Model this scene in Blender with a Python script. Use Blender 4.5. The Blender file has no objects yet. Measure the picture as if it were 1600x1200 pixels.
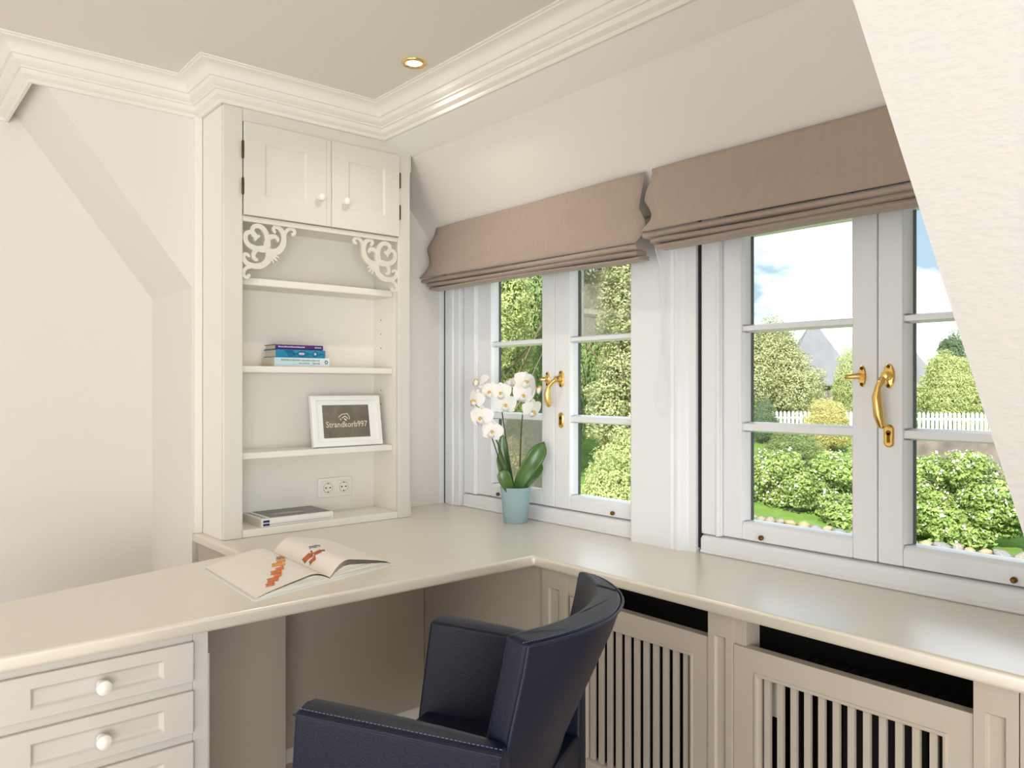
import bpy, bmesh, math, random
import numpy as np
from mathutils import Vector, Matrix

# ------------------------------------------------------------------ camera, sky, lights, exposure
S = bpy.context.scene
COL = S.collection
cam_d = bpy.data.cameras.new('camera')
cam = bpy.data.objects.new('camera', cam_d)
COL.objects.link(cam)
cam.location = (0, 0, 1.30)
cam.rotation_euler = (math.radians(90), 0, math.radians(-40.5))
cam_d.sensor_width = 36
cam_d.lens = 36 * 1218 / 1600
cam_d.shift_y = 2.5 / 1600
cam_d.clip_start = 0.02
cam_d.clip_end = 400
S.camera = cam

S.view_settings.view_transform = 'Standard'
S.view_settings.look = 'None'
S.view_settings.gamma = 1
S.view_settings.use_curve_mapping = False
S.view_settings.exposure = 0.55

SKY_STRENGTH = 0.86
world = bpy.data.worlds.new('sky')
S.world = world
world.use_nodes = True
nt = world.node_tree
nt.nodes.clear()
wo = nt.nodes.new('ShaderNodeOutputWorld')
bg = nt.nodes.new('ShaderNodeBackground')
tc = nt.nodes.new('ShaderNodeTexCoord')
sep = nt.nodes.new('ShaderNodeSeparateXYZ')
nt.links.new(tc.outputs['Generated'], sep.inputs[0])
grad = nt.nodes.new('ShaderNodeValToRGB')
grad.color_ramp.elements[0].position = 0.0
grad.color_ramp.elements[0].color = (0.47, 0.63, 0.74, 1)
grad.color_ramp.elements[1].position = 0.9
grad.color_ramp.elements[1].color = (0.34, 0.54, 0.80, 1)
nt.links.new(sep.outputs['Z'], grad.inputs[0])
mp = nt.nodes.new('ShaderNodeMapping')
mp.inputs['Scale'].default_value = (1, 1, 2.2)
mp.inputs['Location'].default_value = (-0.8, 1.9, 0.3)
nt.links.new(tc.outputs['Generated'], mp.inputs[0])
cn = nt.nodes.new('ShaderNodeTexNoise')
cn.inputs['Scale'].default_value = 4.2
cn.inputs['Detail'].default_value = 5
cn.inputs['Roughness'].default_value = 0.5
nt.links.new(mp.outputs[0], cn.inputs['Vector'])
cr = nt.nodes.new('ShaderNodeValToRGB')
cr.color_ramp.elements[0].position = 0.47
cr.color_ramp.elements[0].color = (0, 0, 0, 1)
cr.color_ramp.elements[1].position = 0.64
cr.color_ramp.elements[1].color = (1, 1, 1, 1)
nt.links.new(cn.outputs['Fac'], cr.inputs[0])
mx = nt.nodes.new('ShaderNodeMix')
mx.data_type = 'RGBA'
nt.links.new(cr.outputs[0], mx.inputs[0])
nt.links.new(grad.outputs[0], mx.inputs[6])
mx.inputs[7].default_value = (3.1, 3.13, 3.17, 1)
nt.links.new(mx.outputs[2], bg.inputs['Color'])
bg.inputs['Strength'].default_value = SKY_STRENGTH
nt.links.new(bg.outputs[0], wo.inputs[0])

def add_light(name, kind, loc, energy, color, target=None, size=None, size_y=None, angle=None, spot=None):
    d = bpy.data.lights.new(name, kind)
    d.energy = energy
    d.color = color
    if kind == 'AREA':
        d.shape = 'RECTANGLE'
        d.size = size
        d.size_y = size_y or size
    if kind == 'SUN':
        d.angle = angle
    if kind == 'SPOT':
        d.spot_size = spot
        d.spot_blend = 0.8
        d.shadow_soft_size = size
    if kind == 'POINT':
        d.shadow_soft_size = size
    o = bpy.data.objects.new(name, d)
    COL.objects.link(o)
    o.location = loc
    if target is not None:
        o.rotation_euler = (Vector(target) - Vector(loc)).to_track_quat('-Z', 'Y').to_euler()
    return o

# the sun stands high behind the house and lights the garden
add_light('sun', 'SUN', (-10, -6, 12), 6.4, (1.0, 0.96, 0.88), target=(6, 2, 0), angle=math.radians(0.6))
# added fill lights standing in for imagined windows behind and left of the camera
add_light('rear_fill_light', 'AREA', (-1.5, -3.2, 0.95), 97, (0.93, 0.968, 1.0), target=(0.9, 1.5, 1.9), size=2.6, size_y=1.6)
add_light('side_fill_light', 'AREA', (-4.4, 1.2, 1.05), 20, (0.94, 0.97, 1.0), target=(3, 1.4, 1.7), size=3.4, size_y=1.8)

# added fill light out of view, aimed up to brighten ceiling and soffit
add_light('ceiling_fill_light', 'AREA', (-2.2, 0.5, 0.6), 24, (0.96, 0.98, 1.0), target=(-0.6, 1.0, 2.6), size=2.0, size_y=2.0)

# ------------------------------------------------------------------ helpers
def lin(c):
    return tuple(((v / 255) / 12.92 if v / 255 <= 0.04045 else ((v / 255 + 0.055) / 1.055) ** 2.4) for v in c)

def material(name, rgb, rough=0.5, metal=0.0, bump=0.0, bump_scale=200, var=0.0, var_scale=3.0, coat=0.0, coat_rough=0.1,
             coat_ior=1.5, spec=0.5, stretch=None, rgb2=None, sheen=0.0):
    m = bpy.data.materials.new(name)
    m.use_nodes = True
    t = m.node_tree
    b = t.nodes['Principled BSDF']
    c = lin(rgb)
    b.inputs['Base Color'].default_value = (*c, 1)
    b.inputs['Roughness'].default_value = rough
    b.inputs['Metallic'].default_value = metal
    b.inputs['Specular IOR Level'].default_value = spec
    b.inputs['Coat Weight'].default_value = coat
    b.inputs['Coat Roughness'].default_value = coat_rough
    b.inputs['Coat IOR'].default_value = coat_ior
    b.inputs['Sheen Weight'].default_value = sheen
    tcn = t.nodes.new('ShaderNodeTexCoord')
    src = tcn.outputs['Object']
    if stretch:
        mpn = t.nodes.new('ShaderNodeMapping')
        mpn.inputs['Scale'].default_value = stretch
        t.links.new(src, mpn.inputs[0])
        src = mpn.outputs[0]
    if var > 0 or rgb2:
        n = t.nodes.new('ShaderNodeTexNoise')
        n.inputs['Scale'].default_value = var_scale
        n.inputs['Detail'].default_value = 4
        t.links.new(src, n.inputs['Vector'])
        r = t.nodes.new('ShaderNodeValToRGB')
        r.color_ramp.elements[0].position = 0.3
        r.color_ramp.elements[1].position = 0.7
        if rgb2:
            r.color_ramp.elements[0].color = (*lin(rgb2), 1)
            r.color_ramp.elements[1].color = (*c, 1)
        else:
            r.color_ramp.elements[0].color = (*[v * (1 - var) for v in c], 1)
            r.color_ramp.elements[1].color = (*[min(1, v * (1 + var * 0.5)) for v in c], 1)
        t.links.new(n.outputs['Fac'], r.inputs[0])
        t.links.new(r.outputs[0], b.inputs['Base Color'])
    if bump > 0:
        n = t.nodes.new('ShaderNodeTexNoise')
        n.inputs['Scale'].default_value = bump_scale
        n.inputs['Detail'].default_value = 3
        t.links.new(src, n.inputs['Vector'])
        bn = t.nodes.new('ShaderNodeBump')
        bn.inputs['Strength'].default_value = bump
        bn.inputs['Distance'].default_value = 0.002
        t.links.new(n.outputs['Fac'], bn.inputs['Height'])
        t.links.new(bn.outputs[0], b.inputs['Normal'])
    return m

M = {}
M['wall'] = material('wall_paint', (233, 227, 221), 0.75, bump=0.12, bump_scale=90)
M['plaster'] = material('rough_plaster', (220, 216, 212), 0.8, bump=0.55, bump_scale=60, stretch=(1, 1, 2.5))
M['ceiling'] = material('ceiling_paint', (232, 226, 214), 0.8, bump=0.08, bump_scale=90)
M['soffit'] = material('soffit_white_brightened', (248, 246, 240), 0.55)  # white paint, colour lifted to put in light bounced from the worktop
M['mould'] = material('moulding_white', (240, 235, 226), 0.5)
M['cabinet'] = material('cream_lacquer', (224, 219, 209), 0.38, var=0.015)
M['window'] = material('window_white', (241, 243, 246), 0.3)
M['top'] = material('worktop_taupe', (228, 217, 200), 0.42, coat=1.0, coat_rough=0.32, coat_ior=3.2, var=0.03, var_scale=2.0)
M['taupe'] = material('taupe_lacquer', (188, 176, 162), 0.45, var=0.02)
M['drawer'] = material('drawer_lacquer', (208, 201, 193), 0.42, var=0.015)
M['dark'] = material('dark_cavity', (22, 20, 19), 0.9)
M['gasket'] = material('grey_gasket', (84, 90, 90), 0.6)
M['gap'] = material('dark_gap', (40, 40, 42), 0.8)
M['floor'] = material('oak_floor', (206, 196, 182), 0.5, var=0.08, var_scale=6, stretch=(1, 8, 1))
M['brass'] = material('polished_brass', (236, 198, 120), 0.22, metal=1.0)
M['brass_dark'] = material('dark_brass', (120, 88, 40), 0.4, metal=1.0)
M['screw'] = material('screw_metal', (90, 66, 36), 0.45, metal=0.8)
M['leather'] = material('navy_leather', (9, 14, 38), 0.40, bump=0.25, bump_scale=260, spec=0.34, var=0.08, var_scale=9)
M['seam'] = material('navy_seam', (18, 24, 50), 0.5)
M['thread'] = material('navy_thread', (92, 102, 140), 0.6)
M['blind'] = material('taupe_linen', (170, 152, 139), 0.9, bump=0.35, bump_scale=420, var=0.04, var_scale=60, stretch=(1, 1, 0.3), sheen=0.2)
M['cord'] = material('white_cord', (240, 238, 232), 0.6)
M['socket'] = material('socket_plastic', (240, 238, 232), 0.3)
M['hole'] = material('socket_hole', (40, 36, 34), 0.7)
M['hinge'] = material('old_brass_hinge', (84, 62, 36), 0.5, metal=0.7)
M['black'] = material('black_plastic', (25, 25, 26), 0.5)
M['page'] = material('book_pages', (226, 214, 190), 0.8, var=0.12, var_scale=90, stretch=(0.05, 0.05, 6))
M['paper'] = material('white_paper', (244, 236, 226), 0.6)
M['stem'] = material('orchid_stem', (58, 76, 38), 0.5)
M['petal'] = material('orchid_petal', (250, 248, 244), 0.55)
M['orchid_yellow'] = material('orchid_lip', (236, 206, 96), 0.5, rgb2=(216, 160, 56), var_scale=60)
M['orchid_leaf'] = material('orchid_leaf', (56, 96, 30), 0.35, rgb2=(84, 122, 44), var_scale=14, coat=0.3)
M['moss'] = material('potting_bark', (70, 58, 44), 0.9, bump=0.6, bump_scale=60)

def gloss_pane(name, tint=(1, 1, 1), refl=0.08):
    m = bpy.data.materials.new(name)
    m.use_nodes = True
    t = m.node_tree
    t.nodes.clear()
    o = t.nodes.new('ShaderNodeOutputMaterial')
    tr = t.nodes.new('ShaderNodeBsdfTransparent')
    tr.inputs[0].default_value = (*tint, 1)
    gl = t.nodes.new('ShaderNodeBsdfGlossy')
    gl.inputs['Roughness'].default_value = 0.02
    fr = t.nodes.new('ShaderNodeFresnel')
    fr.inputs['IOR'].default_value = 1.45
    mixn = t.nodes.new('ShaderNodeMixShader')
    ml = t.nodes.new('ShaderNodeMath')
    ml.operation = 'MULTIPLY'
    ml.inputs[1].default_value = refl / 0.08
    t.links.new(fr.outputs[0], ml.inputs[0])
    t.links.new(ml.outputs[0], mixn.inputs[0])
    t.links.new(tr.outputs[0], mixn.inputs[1])
    t.links.new(gl.outputs[0], mixn.inputs[2])
    t.links.new(mixn.outputs[0], o.inputs[0])
    return m
M['glass'] = gloss_pane('window_glass', (0.97, 0.985, 0.975), 0.06)

def leafy(name, c1, c2, transl=0.35, scale=1.2):
    m = bpy.data.materials.new(name)
    m.use_nodes = True
    t = m.node_tree
    t.nodes.clear()
    o = t.nodes.new('ShaderNodeOutputMaterial')
    d = t.nodes.new('ShaderNodeBsdfDiffuse')
    tl = t.nodes.new('ShaderNodeBsdfTranslucent')
    mixn = t.nodes.new('ShaderNodeMixShader')
    mixn.inputs[0].default_value = transl
    tcn = t.nodes.new('ShaderNodeTexCoord')
    n = t.nodes.new('ShaderNodeTexNoise')
    n.inputs['Scale'].default_value = scale
    n.inputs['Detail'].default_value = 8
    n.inputs['Roughness'].default_value = 0.75
    t.links.new(tcn.outputs['Object'], n.inputs['Vector'])
    r = t.nodes.new('ShaderNodeValToRGB')
    r.color_ramp.elements[0].position = 0.32
    r.color_ramp.elements[0].color = (*lin(c1), 1)
    r.color_ramp.elements[1].position = 0.66
    r.color_ramp.elements[1].color = (*lin(c2), 1)
    t.links.new(n.outputs['Fac'], r.inputs[0])
    t.links.new(r.outputs[0], d.inputs[0])
    t.links.new(r.outputs[0], tl.inputs[0])
    t.links.new(d.outputs[0], mixn.inputs[1])
    t.links.new(tl.outputs[0], mixn.inputs[2])
    t.links.new(mixn.outputs[0], o.inputs[0])
    return m

def world_loc(o):
    v = Vector((0, 0, 0))
    while o is not None:
        v = v + o.location
        o = o.parent
    return v

class MB:
    """collects geometry in world (or local) coordinates and links it as one mesh object"""
    def __init__(self):
        self.v, self.f = [], []
    def add(self, vs, fs):
        k = len(self.v)
        self.v += [tuple(p) for p in vs]
        self.f += [tuple(i + k for i in q) for q in fs]
        return self
    def box(self, x0, x1, y0, y1, z0, z1):
        vs = [(x, y, z) for z in (z0, z1) for y in (y0, y1) for x in (x0, x1)]
        return self.add(vs, [(0, 2, 3, 1), (4, 5, 7, 6), (0, 1, 5, 4), (2, 6, 7, 3), (0, 4, 6, 2), (1, 3, 7, 5)])
    def prism(self, pts, axis, a, b):
        """polygon pts (2D) extruded along axis from a to b; pts are (the other two axes in xyz order)"""
        n = len(pts)
        def mk(p, h):
            q = list(p)
            q.insert(axis, h)
            return tuple(q)
        vs = [mk(p, a) for p in pts] + [mk(p, b) for p in pts]
        fs = [tuple(range(n))[::-1], tuple(range(n, 2 * n))] + [(i, (i + 1) % n, n + (i + 1) % n, n + i) for i in range(n)]
        return self.add(vs, fs)
    def loft(self, rings, closed_ring=True, caps=True, closed_path=False):
        n = len(rings[0])
        vs = [p for r in rings for p in r]
        fs = []
        R = len(rings)
        for i in range(R if closed_path else R - 1):
            j2 = (i + 1) % R
            for k in range(n if closed_ring else n - 1):
                k2 = (k + 1) % n
                fs.append((i * n + k, i * n + k2, j2 * n + k2, j2 * n + k))
        if caps and not closed_path:
            fs.append(tuple(range(n))[::-1])
            fs.append(tuple((R - 1) * n + k for k in range(n)))
        return self.add(vs, fs)
    def tube(self, path, r, n=8, caps=True, flat=1.0):
        path = [Vector(p) for p in path]
        rs = r if isinstance(r, (list, tuple)) else [r] * len(path)
        rings = []
        up = None
        for i, p in enumerate(path):
            t = (path[min(i + 1, len(path) - 1)] - path[max(i - 1, 0)]).normalized()
            if up is None:
                up = Vector((0, 0, 1)) if abs(t.z) < 0.9 else Vector((1, 0, 0))
            s = t.cross(up)
            if s.length < 1e-6:
                s = t.cross(Vector((0, 1, 0)))
            s.normalize()
            u = s.cross(t).normalized()
            up = u
            rings.append([p + (s * math.cos(a) + u * math.sin(a) * flat) * rs[i] for a in [2 * math.pi * k / n for k in range(n)]])
        return self.loft(rings, caps=caps)
    def lathe(self, prof, centre, axis=(0, 0, 1), n=20, caps=True):
        """prof: list of (radius, height along axis)"""
        a = Vector(axis).normalized()
        s = a.orthogonal().normalized()
        u = a.cross(s)
        c = Vector(centre)
        rings = [[c + a * h + (s * math.cos(t) + u * math.sin(t)) * r for t in [2 * math.pi * k / n for k in range(n)]] for r, h in prof]
        return self.loft(rings, caps=caps)
    def mesh(self, name, off=None):
        me = bpy.data.meshes.new(name)
        if off is not None:
            vs = [(p[0] - off[0], p[1] - off[1], p[2] - off[2]) for p in self.v]
        else:
            vs = self.v
        me.from_pydata(vs, [], self.f)
        bm = bmesh.new()
        bm.from_mesh(me)
        bmesh.ops.recalc_face_normals(bm, faces=bm.faces)
        bm.to_mesh(me)
        bm.free()
        return me
    def build(self, name, mat, parent=None, local=False, smooth=False, bevel=0.0, seg=2, angle=35, subsurf=0):
        off = world_loc(parent) if (parent is not None and not local) else None
        me = self.mesh(name, off)
        return link(name, me, mat, parent, smooth, bevel, seg, angle, subsurf)

def link(name, me, mat, parent=None, smooth=False, bevel=0.0, seg=2, angle=35, subsurf=0):
    o = bpy.data.objects.new(name, me)
    COL.objects.link(o)
    if mat is not None and not me.materials:
        for mm in (mat if isinstance(mat, (list, tuple)) else [mat]):
            me.materials.append(mm)
    if parent is not None:
        o.parent = parent
    if smooth or bevel or subsurf:
        me.polygons.foreach_set('use_smooth', [True] * len(me.polygons))
    if subsurf:
        sm = o.modifiers.new('subsurf', 'SUBSURF')
        sm.levels = sm.render_levels = subsurf
    if bevel:
        bv = o.modifiers.new('bevel', 'BEVEL')
        bv.width = bevel
        bv.segments = seg
        bv.limit_method = 'ANGLE'
        bv.angle_limit = math.radians(angle)
        bv.harden_normals = False
    if (smooth or bevel) and not subsurf:
        bm = bmesh.new()
        bm.from_mesh(me)
        for e in bm.edges:
            if len(e.link_faces) == 2 and e.calc_face_angle(0) > math.radians(angle):
                e.smooth = False
        bm.to_mesh(me)
        bm.free()
        if bevel:
            wn = o.modifiers.new('wn', 'WEIGHTED_NORMAL')
            wn.keep_sharp = False
            for e in me.edges:
                e.use_edge_sharp = False
    return o

def thing(name, label, cat, loc=(0, 0, 0), rotz=0.0, group=None):
    o = bpy.data.objects.new(name, None)
    COL.objects.link(o)
    o.empty_display_size = 0.1
    o.location = loc
    o.rotation_euler = (0, 0, rotz)
    o['label'] = label
    o['category'] = cat
    if group:
        o['group'] = group
    return o

def struct(o, label=None):
    o['kind'] = 'structure'
    if label:
        o['label'] = label
    return o

def struct_root(name, loc=(0, 0, 0), label=None):
    o = bpy.data.objects.new(name, None)
    COL.objects.link(o)
    o.location = loc
    return struct(o, label)

def copy_of(o, parent=None, loc=None):
    c = o.copy()
    COL.objects.link(c)
    if parent is not None:
        c.parent = parent
    if loc is not None:
        c.location = loc
    return c

def text_mesh(s, size, extrude=0.0004, align='CENTER'):
    cu = bpy.data.curves.new('t', 'FONT')
    cu.body = s
    cu.size = size
    cu.extrude = extrude
    cu.align_x = align
    cu.align_y = 'CENTER'
    cu.resolution_u = 2
    o = bpy.data.objects.new('t', cu)
    COL.objects.link(o)
    dg = bpy.context.evaluated_depsgraph_get()
    me = bpy.data.meshes.new_from_object(o.evaluated_get(dg))
    bpy.data.objects.remove(o)
    bpy.data.curves.remove(cu)
    return me

def recess_panel(mb, o, ax_u, ax_v, ax_n, u0, u1, v0, v1, w=0.012, d=0.008, inner=None):
    """a rectangular panel moulding: frame of slopes sunk by d; o origin on the face, axes as Vectors (n points out of the face).
    returns faces for: sloped border and flat middle; the caller leaves a hole there"""
    def P(u, v, h):
        return o + ax_u * u + ax_v * v + ax_n * h
    A = [(u0, v0), (u1, v0), (u1, v1), (u0, v1)]
    B = [(u0 + w, v0 + w), (u1 - w, v0 + w), (u1 - w, v1 - w), (u0 + w, v1 - w)]
    rings = [[P(*p, 0) for p in A], [P(*p, -d * 0.25) for p in [(a[0] + (b[0] - a[0]) * .25, a[1] + (b[1] - a[1]) * .25) for a, b in zip(A, B)]],
             [P(*p, -d) for p in [(a[0] + (b[0] - a[0]) * .45, a[1] + (b[1] - a[1]) * .45) for a, b in zip(A, B)]], [P(*p, -d) for p in B]]
    if inner:
        C = [(B[0][0] + inner, B[0][1] + inner), (B[1][0] - inner, B[1][1] + inner), (B[2][0] - inner, B[2][1] - inner), (B[3][0] + inner, B[3][1] - inner)]
        rings.append([P(*p, -d * 0.25) for p in C])
    mb.loft(rings, caps=False)
    k = len(mb.v)
    mb.f.append((k - 4, k - 3, k - 2, k - 1))

def panelled_board(mb, o, U, V, N, w, h, t, panel, pw=0.012, pd=0.008, inner=None):
    """board w x h x t with front face at o + N*0 (towards N) and one recessed panel (u0,u1,v0,v1)"""
    u0, u1, v0, v1 = panel
    def P(u, v, n):
        return o + U * u + V * v + N * n
    outer = [(0, 0), (w, 0), (w, h), (0, h)]
    inn = [(u0, v0), (u1, v0), (u1, v1), (u0, v1)]
    vs = [P(*p, 0) for p in outer] + [P(*p, 0) for p in inn] + [P(*p, -t) for p in outer]
    fs = [(i, (i + 1) % 4, 4 + (i + 1) % 4, 4 + i) for i in range(4)]
    fs += [(i, (i + 1) % 4, 8 + (i + 1) % 4, 8 + i) for i in range(4)] + [(8, 9, 10, 11)]
    mb.add(vs, fs)
    recess_panel(mb, o, U, V, N, u0, u1, v0, v1, pw, pd, inner)

VX, VY, VZ = Vector((1, 0, 0)), Vector((0, 1, 0)), Vector((0, 0, 1))
rnd = random.Random(7)

# ------------------------------------------------------------------ room shell
WT = 0.75                                  # worktop height
struct(MB().box(-4.7, 2.2, -4.7, 3.6, -0.12, 0.0).build('floor', M['floor']))
struct(MB().box(-4.8, 2.45, -4.8, 3.7, 2.41, 2.56).build('ceiling', M['ceiling']))
struct(MB().box(-4.8, -4.6, -4.8, 3.7, -0.1, 2.5).build('wall_left', M['wall']))
struct(MB().box(-4.8, 2.2, -4.8, -4.6, -0.1, 2.5).build('wall_rear', M['wall']))
# back wall with the sloping edge of the niche
struct(MB().prism([(0.423, 2.42), (0.982, 1.665), (0.982, -0.1), (2.35, -0.1), (2.35, 2.42)], 1, 2.99, 3.60).build('wall_back', M['wall']))
struct(MB().box(-4.7, 1.2, 3.49, 3.65, -0.1, 2.42).build('wall_niche', M['wall']))
# wall above the windows: sloping ceiling strip and roof slope, down to the window head
struct(MB().prism([(1.675, 2.44), (1.675, 2.300), (1.812, 2.262), (2.128, 1.875), (2.30, 1.875), (2.30, 2.44)], 1, 0.40, 3.10).build('wall_window_upper', M['wall']))
struct(MB().prism([(1.676, 2.2985), (1.8115, 2.2607), (1.813, 2.266), (1.678, 2.304)], 1, 0.41, 2.99).build('trim_8', M['soffit']), 'white sloping soffit strip under the cornice, brightened for bounced light')
struct(MB().box(2.19, 2.30, -4.7, 3.3, -2.3, 0.80).build('wall_window_lower', M['wall']))
struct(MB().box(2.19, 2.30, 1.56, 1.69, 0.7, 1.95).build('wall_window_pier', M['wall']))
struct(MB().box(2.19, 2.30, 2.87, 3.3, 0.7, 1.95).build('wall_window_end', M['wall']))
# roof slope on the right with the dormer cheek
struct(MB().prism([(1.69, -0.02), (1.69, 0.752), (0.26, 2.43), (2.40, 2.43), (2.40, -0.02)], 1, -4.7, 0.415).build('wall_right', M['plaster']))

# cornice: one moulding profile swept round the corners
def cornice_profile():
    pts = [(0.0, -0.112), (0.010, -0.112), (0.014, -0.107), (0.014, -0.101), (0.020, -0.099), (0.030, -0.092), (0.034, -0.083), (0.035, -0.078),
           (0.042, -0.077), (0.042, -0.071), (0.050, -0.068), (0.059, -0.060), (0.062, -0.051), (0.063, -0.047), (0.070, -0.046), (0.070, -0.041)]
    for k in range(7):
        a = k / 6 * math.pi / 2
        pts.append((0.070 + 0.036 * (1 - math.cos(a)), -0.041 + 0.030 * math.sin(a)))
    pts += [(0.110, -0.010), (0.110, -0.006), (0.118, -0.005), (0.118, 0.002), (0.0, 0.002)]
    return pts

def sweep_plan(name, path, prof, z, mat, side=1):
    """path: plan points; prof: (out, dz); out is to the right of travel when side = 1"""
    mb = MB()
    P = [Vector((p[0], p[1])) for p in path]
    rings = []
    for i, p in enumerate(P):
        d0 = (P[i] - P[i - 1]).normalized() if i > 0 else None
        d1 = (P[i + 1] - P[i]).normalized() if i < len(P) - 1 else None
        d0 = d0 or d1
        d1 = d1 or d0
        n0 = Vector((d0.y, -d0.x)) * side
        n1 = Vector((d1.y, -d1.x)) * side
        m = (n0 + n1)
        m = m / max(1e-6, m.dot(n0))
        rings.append([(p.x + m.x * o, p.y + m.y * o, z + dz) for o, dz in prof])
    mb.loft(rings)
    return mb.build(name, mat, smooth=True, angle=28)

struct(sweep_plan('trim_1', [(-4.6, 3.49), (0.467, 3.49), (0.467, 2.99), (1.012, 2.99), (1.012, 2.76), (1.675, 2.76), (1.675, 0.30)],
                  cornice_profile(), 2.41, M['mould']), 'white stepped cornice moulding under the ceiling')
# strip where the bookcase side meets the back wall
struct(MB().box(0.985, 1.013, 2.965, 2.992, WT, 2.30).build('trim_2', M['mould'], bevel=0.003))

# ------------------------------------------------------------------ windows
XW = 2.143          # face of the frames
HEAD = 1.875
def window(name, ys, label):
    """ys: outer frame start (far), far sash start, far glass, glass end, meeting line, near glass, glass end, sash end, frame end; decreasing y"""
    yf0, ys0, yg0, yg1, ym, yh0, yh1, ys1, yf1 = ys
    w = struct_root(name, (XW, ym, WT), label)
    fr = MB()
    # frame: sill rail with a ledge, jambs with a rounded bead, head
    fr.prism([(XW, WT), (XW, 0.795), (XW + 0.006, 0.806), (XW + 0.03, 0.812), (XW + 0.10, 0.812), (XW + 0.10, WT)], 1, yf1, yf0)
    fr.box(XW - 0.005, XW + 0.02, yf1, yf0, WT, 0.762)
    for a, b in ((yf0, ys0), (ys1, yf1)):
        fr.box(XW + 0.004, XW + 0.10, b, a, 0.812, HEAD)
    fr.box(XW + 0.004, XW + 0.10, yf1, yf0, HEAD - 0.028, HEAD + 0.01)
    fr.build('frame', M['window'], w, bevel=0.005, seg=2)
    bead = MB()
    for yy in (ys0 + 0.012, ys1 - 0.012):
        bead.tube([(XW + 0.004, yy, 0.813), (XW + 0.004, yy, HEAD - 0.03)], 0.009, n=10)
    bead.build('bead', M['window'], w, smooth=True)
    for (a, g0, g1, b) in ((ys0, yg0, yg1, ym + 0.001), (ym - 0.001, yh0, yh1, ys1)):
        sx = XW + 0.012
        sash = MB()
        x0, x1 = sx, sx + 0.055
        zb, zt = 0.814, HEAD - 0.03
        sash.box(x0, x1, g0, a, zb, zt)
        sash.box(x0, x1, b, g1, zb, zt)
        sash.prism([(x0, zb), (x0, 0.858), (x0 + 0.012, 0.870), (x1, 0.873), (x1, zb)], 1, g1, g0)
        sash.box(x0, x1, g1, g0, 1.774, zt)
        so = sash.build('sash', M['window'], w, bevel=0.004, seg=2)
        # glazing bead round the glass
        gb = MB()
        for za, zz in ((0.873, 1.153), (1.185, 1.468), (1.494, 1.774)):
            for y_, s_ in ((g0, -1), (g1, 1)):
                gb.prism([(x0 + 0.004, y_), (x0 + 0.012, y_ + s_ * 0.006), (x1 - 0.016, y_ + s_ * 0.013), (x1 - 0.01, y_ + s_ * 0.013), (x1 - 0.01, y_)], 2, za, zz)
        gb.build('glazing_bead', M['window'], so)
        for za, zz in ((1.153, 1.185), (1.468, 1.494)):
            MB().prism([(x0 + 0.008, za + 0.006), (x0 + 0.008, zz - 0.006), (x1 - 0.02, zz), (x1 - 0.008, zz), (x1 - 0.008, za), (x1 - 0.02, za)], 1, g1, g0).build('glazing_bar', M['window'], so)
        for za, zz in ((0.873, 1.153), (1.185, 1.468), (1.494, 1.774)):
            MB().add([(x1 - 0.014, g0, za), (x1 - 0.014, g1, za), (x1 - 0.014, g1, zz), (x1 - 0.014, g0, zz)], [(0, 1, 2, 3)]).build('pane', M['glass'], so)
        for za, zz in ((0.873, 1.153), (1.185, 1.468), (1.494, 1.774)):
            MB().box(x1 - 0.020, x1 - 0.012, g0 - 0.018, g0 - 0.012, za, zz).build('spacer', M['gasket'], so)
    return w

w1 = window('window_1', (2.854, 2.756, 2.665, 2.336, 2.262, 2.175, 1.815, 1.742, 1.690), 'white casement window left of the pier, behind the orchid')
w2 = window('window_2', (1.553, 1.473, 1.405, 1.047, 0.977, 0.909, 0.551, 0.480, 0.425), 'white casement window right of the pier, above the lit worktop')

def ell_plate(mb, x, y, z, ry, rz, t, n=20):
    mb.loft([[(x - dx, y + ry * k * math.cos(a), z + rz * k * math.sin(a)) for a in [2 * math.pi * i / n for i in range(n)]] for k, dx in ((1, 0), (1, t * .5), (0.8, t))])

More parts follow.
